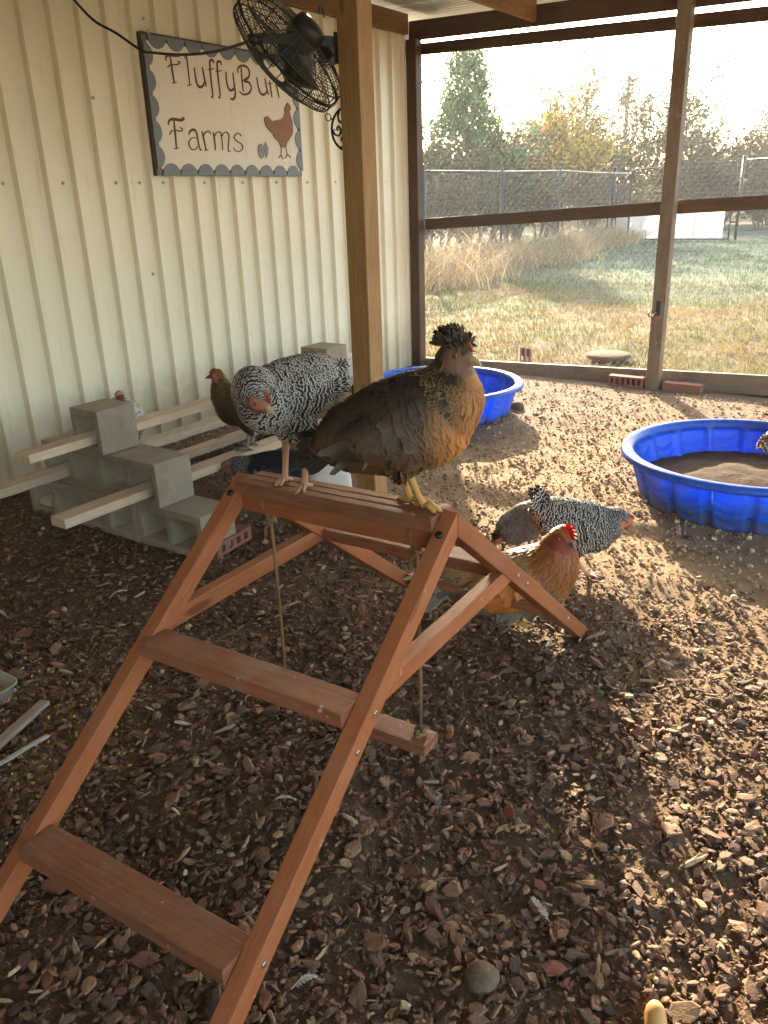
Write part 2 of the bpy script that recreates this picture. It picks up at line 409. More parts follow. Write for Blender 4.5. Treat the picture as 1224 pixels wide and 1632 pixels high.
def make_feather():
    t = NT('feather'); uv = t.n('ShaderNodeUVMap').outputs[0]
    c1 = t.n('ShaderNodeAttribute', attribute_name='c1').outputs['Color']; c2 = t.n('ShaderNodeAttribute', attribute_name='c2').outputs['Color']
    pt = t.n('ShaderNodeAttribute', attribute_name='pat').outputs['Color']
    s = t.n('ShaderNodeSeparateXYZ'); t.l(uv, s.inputs[0]); p = t.n('ShaderNodeSeparateColor'); t.l(pt, p.inputs[0])
    u, v = s.outputs[0], s.outputs[1]
    au = t.math('ABSOLUTE', t.math('SUBTRACT', t.math('MULTIPLY', u, 2.), 1.))
    vv = t.math('SUBTRACT', v, t.math('MULTIPLY', t.math('MULTIPLY', au, au), .12))
    bars = t.math('SINE', t.math('MULTIPLY', vv, t.math('MULTIPLY', p.outputs[0], 62.8)))
    isbar = t.math('GREATER_THAN', p.outputs[0], .02)
    bars = t.ramp(t.math('SUBTRACT', t.math('ADD', t.math('MULTIPLY', bars, .5), .5), t.math('MULTIPLY', p.outputs[1], .3)), [(.42, 0.), (.62, 1.)])
    bars = t.math('MULTIPLY', bars, isbar)
    e = t.math('MAXIMUM', au, t.math('POWER', v, 3.))
    lace = t.math('MULTIPLY', t.ramp(e, [(.62, 0.), (.92, 1.)]), t.math('MULTIPLY', p.outputs[1], t.math('SUBTRACT', 1., isbar)))
    streak = t.math('MULTIPLY', t.ramp(au, [(.1, 1.), (.5, 0.)]), p.outputs[2])
    f = t.math('MAXIMUM', t.math('MAXIMUM', bars, lace), streak)
    c = t.mix(f, c1, c2)
    fib = t.n('ShaderNodeTexWave'); fib.wave_type = 'BANDS'; fib.bands_direction = 'X'; fib.inputs['Scale'].default_value = 1.
    cm = t.n('ShaderNodeCombineXYZ'); t.l(t.math('ADD', t.math('MULTIPLY', v, 26.), t.math('MULTIPLY', au, -9.)), cm.inputs[0]); t.l(cm.outputs[0], fib.inputs['Vector'])
    c = t.mix(t.math('MULTIPLY', fib.outputs['Fac'], .22), c, (.01, .008, .006))
    sh = t.principled(c, .55, .35)
    return t.done(t.translucent(sh, c, .18))
M['feather'] = make_feather()
def make_skin():
    t = NT('bird_skin'); a = t.n('ShaderNodeAttribute', attribute_name='col').outputs['Color']; co = t.n('ShaderNodeTexCoord').outputs['Object']
    n = t.noise(co, 160., 4, .6); c = t.mix(t.math('MULTIPLY', n, .6), a, (.10, .045, .03))
    return t.done(t.principled(c, .55, .35, normal=t.bump(n, .5, .002)))
M['skin'] = make_skin()
def make_leg(name, c1, c2):
    t = NT(name); uv = t.n('ShaderNodeUVMap').outputs[0]
    w = t.n('ShaderNodeTexWave'); w.wave_type = 'BANDS'; w.bands_direction = 'X'; w.inputs['Scale'].default_value = 1.
    t.l(t.mapping(uv, (95., 1., 1)), w.inputs['Vector']); w.inputs['Distortion'].default_value = 1.5
    n = t.noise(uv, 40., 4, .6)
    c = t.mix(t.math('MULTIPLY', t.ramp(w.outputs['Fac'], [(.0, 1.), (.3, 0.)]), .5), c1, c2); c = t.mix(t.math('MULTIPLY', n, .4), c, c2)
    return t.done(t.principled(c, .5, .35, normal=t.bump(w.outputs['Fac'], .5, .002)))
M['yleg'] = make_leg('yellow_scaly_leg', (.62, .36, .10), (.36, .17, .045))
M['pleg'] = make_leg('pinkish_scaly_leg', (.55, .33, .2), (.3, .14, .08))
M['gleg'] = make_leg('grey_scaly_leg', (.3, .27, .24), (.15, .12, .1))
M['comb'] = simple('red_comb_flesh', (.62, .025, .015), .4, .4, 0, .3, 60., .5, .3, 200.)
M['palecomb'] = simple('pinkish_comb_flesh', (.42, .085, .05), .45, .4, 0, .3, 60., .5, .15, 200.)
M['beak'] = simple('horn_beak', (.42, .3, .15), .35, .45, 0, .3, 60.)
M['dbeak'] = simple('dark_horn_beak', (.12, .1, .09), .35, .45, 0, .3, 60.)

# ================================================================== THE SETTING
def vnoise(x, y, seed=0, sc=1.0):
    """cheap smooth value noise on numpy arrays"""
    r = np.random.default_rng(seed); T = r.random((64, 64)); x = np.asarray(x)*sc; y = np.asarray(y)*sc
    xi = np.floor(x).astype(int); yi = np.floor(y).astype(int); fx = x-xi; fy = y-yi; fx = fx*fx*(3-2*fx); fy = fy*fy*(3-2*fy)
    g = lambda a, b: T[a % 64, b % 64]
    return (g(xi, yi)*(1-fx)+g(xi+1, yi)*fx)*(1-fy)+(g(xi, yi+1)*(1-fx)+g(xi+1, yi+1)*fx)*fy
def fbm(x, y, seed, sc, oct=4):
    v = 0.; a = .5
    for i in range(oct): v = v+a*(vnoise(x+i*17.3, y+i*9.1, seed+i, sc*2**i)-.5); a *= .5
    return v
def floor_h(x, y):
    return .055*fbm(x, y, 3, 1.3, 3)+.030*fbm(x, y, 8, 7., 3)
def mulch_w(x, y):
    """1 where bark mulch lies, 0 on the bare sandy soil"""
    d = (x-.30)*1.15+(y-2.95)*.75
    return np.clip(.5-d*.55+.9*fbm(x, y, 21, 1.6, 3), .10, 1.)
def to_st(x, y):
    dx = x-K.x; dy = y-K.y
    return dx*WD.x+dy*WD.y, dx*BD.x+dy*BD.y

def soil_color(x, y):
    m = mulch_w(x, y)[:, None]; soil = np.array([.46, .33, .205]); mul = np.array([.16, .10, .06])
    feed = np.clip(1-np.hypot((x+1.05)*1.3, (y-1.85))/.55+.9*fbm(x, y, 51, 5., 3), 0, 1)[:, None]
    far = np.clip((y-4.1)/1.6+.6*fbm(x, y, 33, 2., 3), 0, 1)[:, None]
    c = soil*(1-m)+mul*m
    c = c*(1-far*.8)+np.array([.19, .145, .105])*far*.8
    c = c*(1-.75*feed)+np.array([.50, .33, .14])*.75*feed
    return c

# far terrain, below everything
bm = MB(); bm.add([(-130, -60, -.14), (170, -60, -.14), (170, 240, -.14), (-130, 240, -.14)], [(0, 1, 2, 3)])
gm = bm.mesh('terrain'); ca = gm.color_attributes.new('col', 'FLOAT_COLOR', 'POINT')
for d in ca.data: d.color = (.2, .19, .1, 1)
tag(link('terrain', gm, M['lawn']), kind='structure', label='far flat field beyond the fence')

# soil floor of the run (fine grid, real relief)
def grid(s0, s1, ns, t0, t1, nt, zf, cf, name, mat, lab):
    S, T = np.meshgrid(np.linspace(s0, s1, ns), np.linspace(t0, t1, nt), indexing='ij'); S = S.ravel(); T = T.ravel()
    X = K.x+S*WD.x+T*BD.x; Y = K.y+S*WD.y+T*BD.y; Z = zf(X, Y, S, T)
    i = np.arange((ns-1)*(nt-1)); a = i//(nt-1)*nt+i % (nt-1)
    F = np.stack([a, a+1, a+nt+1, a+nt], 1)[:, ::-1]
    return tag(link(name, np_mesh(name, np.stack([X, Y, Z], 1), F, mat, cf(X, Y), True)), kind='structure', label=lab)
grid(-7.6, -.045, 400, .03, 6.5, 340, lambda x, y, s, t: floor_h(x, y)*np.clip((s*-1-.05)/.5, .1, 1), soil_color, 'run_floor', M['soil'], 'bare soil and mulch floor of the chicken run')

def lawn_h(x, y): return .03+.07*fbm(x, y, 5, .5, 3)+.05*fbm(x, y, 6, 3., 3)
def lawn_color(x, y):
    s, t = to_st(x, y)
    n = fbm(x, y, 61, .55, 4); n2 = fbm(x, y, 67, 1.7, 4)
    gold = np.array([.20, .145, .06]); green = np.array([.085, .125, .038]); frost = np.array([.165, .205, .145]); brown = np.array([.2, .16, .1])
    w = np.clip((s-3.5)/5.5+1.4*n, 0, 1)[:, None]; c = gold*(1-w)+frost*w
    g = np.clip(n2*2.8+.22, 0, 1)[:, None]; c = c*(1-.8*g)+green*.8*g
    b = np.clip(-n*2.2-.25, 0, 1)[:, None]; c = c*(1-b)+brown*b
    return c
grid(0.06, 30., 230, -9., 26., 240, lambda x, y, s, t: lawn_h(x, y), lawn_color, 'lawn', M['lawn'], 'frosty yellow green lawn outside the run')

# grass blades on the near lawn
def blades(n, smin, smax, tmin, tmax, h0, h1, colf, name, label, pw=1., wd=.004, lean=.6):
    s = smin+(smax-smin)*rng.random(n)**pw; t = tmin+(tmax-tmin)*rng.random(n)
    x = K.x+s*WD.x+t*BD.x; y = K.y+s*WD.y+t*BD.y
    keep = vnoise(x, y, 77, 4.)+.35*rng.random(n) > .42; x, y, s = x[keep], y[keep], s[keep]; n = len(x)
    z = lawn_h(x, y)-.005; h = h0+(h1-h0)*rng.random(n)**1.6; a = rng.random(n)*6.283; ln = lean*h*(.3+rng.random(n)); b = rng.random(n)*6.283
    w = wd*(1+s*.12)
    dx, dy = np.cos(a)*w, np.sin(a)*w; lx, ly = np.cos(b)*ln, np.sin(b)*ln
    P = np.stack([np.stack([x-dx, y-dy, z], 1), np.stack([x+dx, y+dy, z], 1), np.stack([x+dx*.7+lx*.4, y+dy*.7+ly*.4, z+h*.6], 1), np.stack([x-dx*.7+lx*.4, y-dy*.7+ly*.4, z+h*.6], 1), np.stack([x+lx, y+ly, z+h], 1)], 1)
    base = np.arange(n)[:, None]*5
    F = np.concatenate([base+np.array([0, 1, 2]), base+np.array([0, 2, 3]), base+np.array([3, 2, 4])])
    c = colf(x, y)*(.6+.9*rng.random((n, 1))); c = np.repeat(c, 5, 0)
    tag(link(name, np_mesh(name, P.reshape(-1, 3), F, M['blade'], np.clip(c, 0, 1))), label, 'grass', kind='stuff')
blades(60000, .12, 7., -4.2, 6.5, .02, .075, lawn_color, 'grass', 'short frosty grass growing on the lawn', 1.3)
blades(30000, 6., 18.5, -4.5, 9., .03, .09, lawn_color, 'far_grass', 'paler grass towards the far fence', 1.1, .006)

# ------------------------------------------------------------------ the shed: metal wall, roof, posts, mesh side
O0 = ws(0, 0, 0)
wall = thing('metal_wall', 'cream corrugated metal wall carrying the farm sign', 'wall', O0, ANG)
RIB0, RP, RH = -3.564, .1635, .027
def rib_profile(a, b):
    pts = [(a, 0.)]; k0 = math.floor((a-RIB0)/RP)-1
    for k in range(k0, k0+60):
        s0 = RIB0+k*RP
        for ds, h in ((0, 0), (.011, RH), (.033, RH), (.044, 0)):
            if a < s0+ds < b: pts.append((s0+ds, h))
    pts.append((b, 0.)); return pts
edges = [-7.6, -6.67, -5.69, -4.71, -3.73, -2.745, -1.765, -.785, 0.12]
for i in range(len(edges)-1):
    mb = MB(); pr = rib_profile(edges[i]-.012, edges[i+1]); z0, z1 = -.05, 2.62
    off = .0012*(i % 2)
    for (sa, ha), (sb, hb) in zip(pr, pr[1:]):
        mb.add([(ha+off, sa, z0), (hb+off, sb, z0), (hb+off, sb, z1), (ha+off, sa, z1)], [(0, 1, 2, 3)])
    o = mb.build('panel', M['wallpaint'], wall); sm = o.modifiers.new('solid', 'SOLIDIFY'); sm.thickness = .0008; sm.offset = -1
sb = MB(); sb.tube([(0, 0, 0), (.004, 0, 0), (.0042, 0, 0)], [.009, .009, .006], 8); sb.tube([(.004, 0, 0), (.009, 0, 0)], .0052, 6); scr = sb.mesh('screw', M['bolt'])
for s, z in [(q, 1.487) for q in (-3.62, -3.29, -2.96, -2.86, -2.8, -2.63, -2.31, -1.98, -1.88, -1.66, -1.34, -1.02, -.91, -.39, -.55, -.1, -3.95, -4.3)]+[(-3.05, 1.89), (-2.79, 1.0), (-1.72, .93), (-1.0, 1.83), (-.62, 1.2), (-2.3, .3), (-1.66, 2.3), (-3.29, 2.3), (-.39, 2.25), (-2.63, 2.3)]:
    o = link('screw', scr, None, wall); dd = (s-RIB0) % RP; o.location = ((RH if .008 < dd < .036 else 0)+.001, s, z)

endw = thing('light_block_wall', 'corrugated metal wall added out of view to block light from behind', 'wall', ws(-7.62, 0, 0), ANG)  # added unseen wall: keeps light from behind off the rib sides
for i in range(5):
    mb = MB(); a0, a1 = .02+i*.98, 1.0+i*.98+.01; pts = [(a0, 0)]
    for k in range(6):
        s0 = a0+.03+k*RP
        pts += [(s0, 0), (s0+.011, RH), (s0+.033, RH), (s0+.044, 0)]
    pts.append((a1, 0)); off = .0012*(i % 2)
    for (ta, ha), (tb, hb) in zip(pts, pts[1:]): mb.add([(ta, ha+off, -.05), (ta, ha+off, 2.6), (tb, hb+off, 2.6), (tb, hb+off, -.05)], [(0, 1, 2, 3)])
    mb.build('panel', M['wallpaint'], endw)
ROOF = lambda t: 2.66-.030*t
roof = thing('roof', 'corrugated metal roof over the run on bare timber rafters', 'roof', O0, ANG)
N = 0
for i in range(11):
    sa = .35-i*.72; mb = MB(); npt = 84
    ys = [sa-.715*k/npt for k in range(npt+1)]; hs = [.010*math.cos(2*math.pi*y/.07) for y in ys]
    for k in range(npt):
        q = [(-.35, ys[k]), (6.4, ys[k]), (6.4, ys[k+1]), (-.35, ys[k+1])]; hh = [hs[k], hs[k], hs[k+1], hs[k+1]]
        mb.add([(p[0], p[1], ROOF(p[0])+.012+h+.0012*(i % 2)) for p, h in zip(q, hh)], [(0, 1, 2, 3)], smooth=True)
    o = mb.build('panel', M['roofsteel'], roof); sm = o.modifiers.new('solid', 'SOLIDIFY'); sm.thickness = .001; sm.offset = 1
for t in (1.07, 4.0):
    mb = MB(); mb.beam((t, -.048, ROOF(t)-.075), (t, -7.4, ROOF(t)-.075), .042, .14, off=t); mb.build('rafter', M['beam'], roof, .003)
mb = MB(); mb.beam((.055, -.12, 2.585), (.055, -7.5, 2.585), .045, .135, off=.3); mb.build('wall_plate', M['beam'], roof, .003)
mb = MB(); mb.beam((.03, -.025, 2.555), (6.2, -.025, 2.555-.188), .04, .13, off=.7); mb.build('header_beam', M['dark'], roof, .003)

def post(name, label, t0, s0, z1, mat, w=.09):
    o = thing(name, label, 'post', ws(s0+w/2, t0+w/2, 0), ANG)
    mb = MB(); mb.beam((0, 0, -.1), (0, 0, z1), w, w, upv=(0, 1, 0), off=t0); mb.build('post_timber', mat, o, .004); return o
post('corner_post', 'dark brown corner post where metal wall meets wire mesh', .034, -.10, 2.49, M['dark'])
cpost = post('support_post', 'yellow pine support post with the fan fixed to it', 1.868, -3.4, 2.66, M['pine'], .092)
rpost = post('door_post', 'grey brown post with a metal hook, right of centre', 2.083, -.133, 2.50, M['grey'])
mb = MB(); mb.box((0, -.047, .58), (.028, .006, .10)); mb.tube([(0, -.052, .56), (-.012, -.068, .535), (-.03, -.072, .52), (-.052, -.07, .522), (-.058, -.066, .54), (-.052, -.062, .552)], .005, 6); mb.build('hook', M['black'], rpost)
mb = MB(); mb.tube([(-.005, -.055, .55), (-.028, -.07, .525)], .0075, 8); mb.build('latch_pin', M['bolt'], rpost)
for k in range(3):
    pass

side = thing('mesh_wall', 'open side of the run with timber rails and wire mesh', 'wall', O0, ANG)
mb = MB(); mb.beam((.126, .02, 1.158), (2.2, .02, 1.245), .038, .088, off=.1); mb.build('rail', M['dark'], side, .003)
mb = MB(); mb.beam((2.203, .02, 1.246), (6.2, .02, 1.36), .038, .088, off=1.9); mb.build('rail', M['dark'], side, .003)
mb = MB(); mb.beam((.03, .03, 2.436), (6.2, .03, 2.21), .036, .078, off=2.9); mb.build('lower_header', M['dark'], side, .003)
mb = MB(); mb.beam((.05, .021, -.015), (2.12, .021, .045), .04, .14, off=3.9); mb.build('base_board', M['grey'], side, .004)
mb = MB(); mb.beam((2.123, .021, .047), (6.2, .021, .17), .04, .14, off=4.7); mb.build('base_board', M['grey'], side, .004)

def wires(P0, P1, r, n=3):
    P0 = np.asarray(P0, float); P1 = np.asarray(P1, float); d = P1-P0; d /= np.linalg.norm(d, axis=1, keepdims=True)+1e-12
    ref = np.where(np.abs(d[:, 2:3]) < .9, np.array([[0, 0, 1.]]), np.array([[1., 0, 0]])); a = np.cross(d, ref); a /= np.linalg.norm(a, axis=1, keepdims=True); b = np.cross(d, a)
    V = []
    for P in (P0, P1):
        for k in range(n):
            t = 2*math.pi*k/n; V.append(P+r*(math.cos(t)*a+math.sin(t)*b))
    V = np.stack(V, 1); m = len(P0); base = np.arange(m)[:, None]*(2*n)
    F = np.concatenate([base+np.array([k, (k+1) % n, n+(k+1) % n, n+k]) for k in range(n)])
    return V.reshape(-1, 3), F
# chicken wire (50 mm hexagons) from the base board to the header
P0 = []; P1 = []; a = .05; rowh = a*.56; 
nr = int(2.3/rowh)
for r_ in range(nr):
    z = .1+r_*rowh
    for k in range(int(4.4/a)):
        t = .12+k*a+(a/2 if r_ % 2 else 0)
        zz = rowh*.2*math.sin(t*3.1)
        P0.append((t, .046, z+zz)); P1.append((t, .046, z+rowh*.5+zz))
        P0.append((t, .046, z+rowh*.5+zz)); P1.append((t+a/2, .046, z+rowh+rowh*.2*math.sin((t+a/2)*3.1)))
        P0.append((t, .046, z+rowh*.5+zz)); P1.append((t-a/2, .046, z+rowh+rowh*.2*math.sin((t-a/2)*3.1)))
V, F = wires(P0, P1, .00030); tag(link('chicken_wire', np_mesh('chicken_wire', V, F, M['wire']), None, side), kind='stuff')
P0 = []; P1 = []
for k in range(int(4.4/.0127)): t = .12+k*.0127; P0.append((t, .052, -.05)); P1.append((t+.006*math.sin(k), .052, 1.19+.05*t))
for k in range(98): z = -.05+k*.0127; P0.append((.12, .0525, z)); P1.append((4.5, .0525, z+.04))
V, F = wires(P0, P1, .00028); tag(link('hardware_cloth', np_mesh('hardware_cloth', V, F, M['wire']), None, side), kind='stuff')

# ------------------------------------------------------------------ yard fence, gate, panel, pole
def chain_mesh(L, H, name, parent, ax, o, pitch=.075):
    """diamond mesh over a rectangle: o corner, ax unit dir along, in local coordinates"""
    P0 = []; P1 = []; o = np.array(o, float); ax = np.array(ax, float); upz = np.array([0, 0, 1.])
    for sg in (1, -1):
        k = -H
        while k < L+H:
            a0, a1 = (k, k+H*sg) if sg > 0 else (k, k-H)
            lo, hi = (0., H)
            # clip the slanted line x = k + sg*z to 0..L
            z0, z1 = (max(0, -k), min(H, L-k)) if sg > 0 else (max(0, k-L), min(H, k))
            if z1 > z0+.02: P0.append(o+ax*(k+sg*z0)+upz*z0); P1.append(o+ax*(k+sg*z1)+upz*z1)
            k += pitch
    V, F = wires(P0, P1, .0026, 4)
    return tag(link(name, np_mesh(name, V, F, M['fencewire']), None, parent), kind='stuff')
fence = thing('chain_link_fence', 'black chain link fence along the left of the lawn', 'fence', ws(0, -4.4, 0), ANG)
for s in (4.3, 7.3, 10.4, 13.43, 16.8, 18.56):
    mb = MB(); mb.tube([(0, s, -.05), (0, s, 1.9)], .03, 8); mb.ball((0, s, 1.91), .035, 8, 5); mb.build('fence_post', M['fencepost'], fence)
mb = MB(); mb.tube([(0, 4.0, 1.80), (0, 10.4, 1.83), (0, 13.4, 1.87), (0, 16.0, 1.84), (0, 18.5, 1.84)], .021, 8); mb.build('top_rail', M['fencepost'], fence)
chain_mesh(14.6, 1.82, 'chain_mesh', fence, (0, 1, 0), (.02, 4.0, .02))
gate = thing('yard_gate', 'black chain link gate closing the far side of the lawn', 'gate', ws(18.644, -4.9, 0), ANG)
for t, h in ((-.03, 2.0), (3.46, 2.12)):
    mb = MB(); mb.tube([(t, 0, -.1), (t, 0, h)], .04, 10); mb.ball((t, 0, h), .05, 8, 5); mb.build('gate_post', M['fencepost'], gate)
mb = MB(); mb.tube([(.08, 0, .06), (.08, 0, 1.93), (3.28, 0, 2.02), (3.28, 0, .06)], .022, 8); mb.tube([(.08, 0, .06), (3.28, 0, .06)], .022, 8); mb.build('gate_frame', M['fencepost'], gate)
chain_mesh(3.2, 1.86, 'chain_mesh', gate, (1, 0, 0), (.08, .0, .06))
for z in (.5, 1.6):
    mb = MB(); mb.box((3.37, 0, z), (.19, .05, .05)); mb.build('hinge', M['fencepost'], gate)
f2 = thing('chain_link_fence', 'black chain link fence running right from the gate post', 'fence', ws(18.644, -1.36, 0), ANG)
for t in (2.9, 5.8, 8.7):
    mb = MB(); mb.tube([(t, 0, -.05), (t, 0, 2.05)], .03, 8); mb.build('fence_post', M['fencepost'], f2)
mb = MB(); mb.tube([(0, 0, 2.05), (9, 0, 2.1)], .021, 8); mb.build('top_rail', M['fencepost'], f2)
chain_mesh(9, 2.0, 'chain_mesh', f2, (1, 0, 0), (0, .02, .03))
wp = thing('plastic_sheet', 'white plastic sheet leaning along the foot of the far gate', 'panel', ws(18.74, -4.84, 0), ANG)
mb = MB(); mb.beam((0, .02, .40), (3.03, .02, .40), .012, .76); o = mb.build('sheet', simple('white_translucent_sheet', (.85, .85, .82), .4, .4, 0, .04, 5., 0, .55), wp)
for t in (.75, 1.5, 2.25):
    mb = MB(); mb.beam((t, .006, .03), (t, .006, .77), .03, .012, upv=(0, 1, 0)); mb.build('batten', M['whiteplastic'], wp)

pole = thing('utility_pole', 'distant utility pole with cross arm and grey transformer', 'utility pole', (20.05, 70, 0))
mb = MB(); mb.tube([(0, 0, -.2), (0, 0, 9.75)], [.2, .15], 8); mb.build('pole', M['dark'], pole)
mb = MB(); mb.beam((-.75, 0, 9.35), (.75, 0, 9.5), .1, .12); mb.build('cross_arm', M['dark'], pole)
mb = MB(); mb.tube([(-.3, -.2, 7.6), (-.3, -.2, 7.65), (-.3, -.2, 8.5), (-.3, -.2, 8.55)], [.2, .28, .28, .15], 12); mb.build('transformer', M['pot'], pole)
for x in (-.65, 0, .65):
    mb = MB(); mb.tube([(x, 0, 9.4+.1*x), (x, 0, 9.62+.1*x)], [.05, .04], 6); mb.build('insulator', M['pot'], pole)

# ------------------------------------------------------------------ trees and shrubs
def tree(name, label, loc, h, spread, nleaf, lsize, cols, trunk_r=.08, nstem=1, levels=4, bare=.0, shape='round', seed=0, group=None, lowest=.12, barkc=(.16, .12, .09)):
    rd = random.Random(seed); rg = np.random.default_rng(seed)
    root = thing(name, label, 'tree' if h > 2.6 else 'shrub', loc, rd.random()*6.28, group)
    mb = MB(); tips = []
    def grow(p, d, L, r, lev):
        n = 4 if lev == 0 else 3; pts = [p]; q = p.copy(); dd = d.copy()
        for i in range(n):
            dd = (dd+Vector((rd.gauss(0, .16), rd.gauss(0, .16), rd.gauss(.05, .1)))).normalized(); q = q+dd*(L/n); pts.append(q.copy())
        mb.tube(pts, [r*(1-.55*i/n) for i in range(n+1)], 5 if lev == 0 else 3, caps=False)
        if lev >= 2: tips.extend(pts[1:])
        if lev < levels-1:
            nc = (5 if lev == 0 else 4 if lev == 1 else 3)
            for k in range(nc):
                f = lowest+(1-lowest)*((k+rd.random())/nc) if lev == 0 else .3+.7*((k+rd.random()*.8)/nc)
                i = min(n-1, int(f*n)); b = pts[i].lerp(pts[i+1], f*n-i)
                sp = spread*(1.0 if shape != 'column' else .45)
                nd = (dd*.75+Vector((rd.gauss(0, sp), rd.gauss(0, sp), rd.gauss(.12, .25)))).normalized()
                if shape == 'cone' and lev == 0:
                    a = rd.random()*6.28; nd = Vector((math.cos(a), math.sin(a), .35)).normalized(); grow(b, nd, h*.42*(1.08-f), r*.4, lev+1)
                else: grow(b, nd, L*(.62 if lev else .5)*(.7+.5*rd.random()), r*.5, lev+1)
    for k in range(nstem):
        a = rd.random()*6.28; tl = .0 if nstem == 1 else .28
        grow(Vector((math.cos(a)*.12*nstem*.5, math.sin(a)*.12*nstem*.5, -.05)), Vector((math.cos(a)*tl, math.sin(a)*tl, 1)).normalized(), h*(.78 if nstem > 1 else .82)*(.75+.35*rd.random() if nstem > 1 else 1), trunk_r, 0)
    me = mb.mesh('trunk'); ca = me.color_attributes.new('col', 'FLOAT_COLOR', 'POINT')
    ca.data.foreach_set('color', np.tile(np.array([*barkc, 1], np.float32), len(me.vertices)))
    link('trunk', me, M['bark'], root)
    if nleaf and tips:
        T = np.array([tuple(p) for p in tips]); idx = rg.integers(0, len(T), nleaf)
        clump = rg.random(len(T))**1.5; keep = rg.random(nleaf) < (.25+.75*clump[idx]); idx = idx[keep]; n = len(idx)
        P = T[idx]+rg.normal(0, .05*h**.7, (n, 3)); P[:, 2] = np.maximum(P[:, 2], .03)
        a = rg.normal(0, 1, (n, 3)); a /= np.linalg.norm(a, axis=1, keepdims=True); b = np.cross(a, rg.normal(0, 1, (n, 3))); b /= np.linalg.norm(b, axis=1, keepdims=True)
        sz = lsize*(.5+rg.random((n, 1))); 
        V = np.stack([P-a*sz, P-b*sz*.45, P+a*sz, P+b*sz*.45], 1).reshape(-1, 3)
        F = np.arange(n*4).reshape(n, 4)
        cc = np.array(cols)[rg.integers(0, len(cols), n)]*(.6+.7*rg.random((n, 1))); 
        link('crown', np_mesh('crown', V, F, M['leaf'], np.clip(np.repeat(cc, 4, 0), 0, 1)), None, root)
    return root
G_EV = [(.10, .17, .08), (.13, .21, .09), (.08, .13, .07), (.17, .21, .08)]
G_OL = [(.10, .098, .05), (.125, .11, .058), (.08, .082, .045), (.145, .115, .062)]
G_YE = [(.34, .25, .05), (.4, .28, .06), (.24, .2, .06), (.3, .2, .06)]
G_BR = [(.15, .105, .06), (.18, .13, .07), (.11, .09, .052)]
ev = thing('evergreen_tree', 'tall green tree behind the left end of the yard fence', 'tree', (2.80, 26, 0))
mb = MB(); mb.tube([(0, 0, -.05), (.05, 0, 1.6), (.0, .04, 3.4), (.03, 0, 4.9)], [.13, .1, .06, .015], 7)
for k in range(70):
    z = .5+4.2*rng.random(); a = rng.random()*6.283; L = (1.25-.2*z)*(.6+.5*rng.random()); mb.tube([(0, 0, z), (L*.5*math.cos(a), L*.5*math.sin(a), z+.16*L), (L*math.cos(a), L*math.sin(a), z+.42*L)], [.022, .014, .004], 4, caps=False)
me = mb.mesh('trunk'); ca = me.color_attributes.new('col', 'FLOAT_COLOR', 'POINT'); ca.data.foreach_set('color', np.tile(np.array([.14, .1, .075, 1], np.float32), len(me.vertices))); link('trunk', me, M['bark'], ev)
nc = 150; cz = .5+4.7*rng.random(nc)**.9; ca_ = rng.random(nc)*6.283; cr = (2.0-.33*cz)*np.sqrt(rng.random(nc))*1.0+.05
ii = rng.integers(0, nc, 12000); P = np.stack([cr[ii]*np.cos(ca_[ii]), cr[ii]*np.sin(ca_[ii]), cz[ii]], 1)+rng.normal(0, 1, (12000, 3))*np.array([.15, .15, .2])
a = rng.normal(0, 1, P.shape); a[:, 2] += 1.; a /= np.linalg.norm(a, axis=1, keepdims=True); b = np.cross(a, rng.normal(0, 1, P.shape)); b /= np.linalg.norm(b, axis=1, keepdims=True); sz = .07*(.5+rng.random((12000, 1)))
V = np.stack([P-a*sz, P-b*sz*.4, P+a*sz, P+b*sz*.4], 1).reshape(-1, 3)
cc = np.array(G_EV)[rng.integers(0, 4, 12000)]*(.6+.7*rng.random((12000, 1))); link('crown', np_mesh('crown', V, np.arange(48000).reshape(-1, 4), M['leaf'], np.repeat(cc, 4, 0)), None, ev)
tree('bare_tree', 'thin pale leafless tree at the left edge beside the corner post', (1.75, 24, 0), 5.4, .42, 1200, .055, G_OL, .06, 2, 4, seed=5, lowest=.3, barkc=(.24, .19, .14))
tree('bare_tree', 'tall airy bare tree just left of the yellow tree', (4.9, 30.5, 0), 5.6, .5, 4200, .06, G_OL, .09, 3, 5, seed=7, lowest=.3, barkc=(.2, .16, .11))
tree('bare_tree', 'tall bare tree with sparse yellow leaves above the yellow tree', (6.4, 31, 0), 6.0, .5, 4200, .06, G_YE+G_OL, .09, 3, 5, seed=9, lowest=.3, barkc=(.2, .16, .11))
tree('yellow_tree', 'small tree with yellow autumn leaves behind the fence', (5.35, 27, 0), 3.9, .55, 9000, .07, G_YE, .08, 2, 4, seed=12)
tree('grey_tree', 'grey olive twiggy tree left of the utility pole', (9.56, 37.76, 0), 5.49, .6, 9500, .07, G_OL, .09, 3, 5, seed=14)
tree('grey_tree', 'brown grey twiggy tree just right of the utility pole', (12.35, 37.76, 0), 4.9, .6, 8500, .07, G_OL+G_BR, .08, 3, 5, seed=17)
tree('grey_tree', 'twiggy tree behind the gate left of the hooked post', (12.86, 36.58, 0), 4.59, .6, 9000, .07, G_OL, .08, 3, 5, seed=19)
tree('grey_tree', 'low twiggy tree behind the gate right of the hooked post', (14.51, 35.99, 0), 3.81, .65, 8500, .065, G_OL+G_YE, .08, 3, 4, seed=23)
tree('grey_tree', 'small tree at the right edge beyond the fence', (14.9, 32, 0), 3.5, .65, 8500, .065, G_OL+G_BR, .08, 3, 4, seed=27)
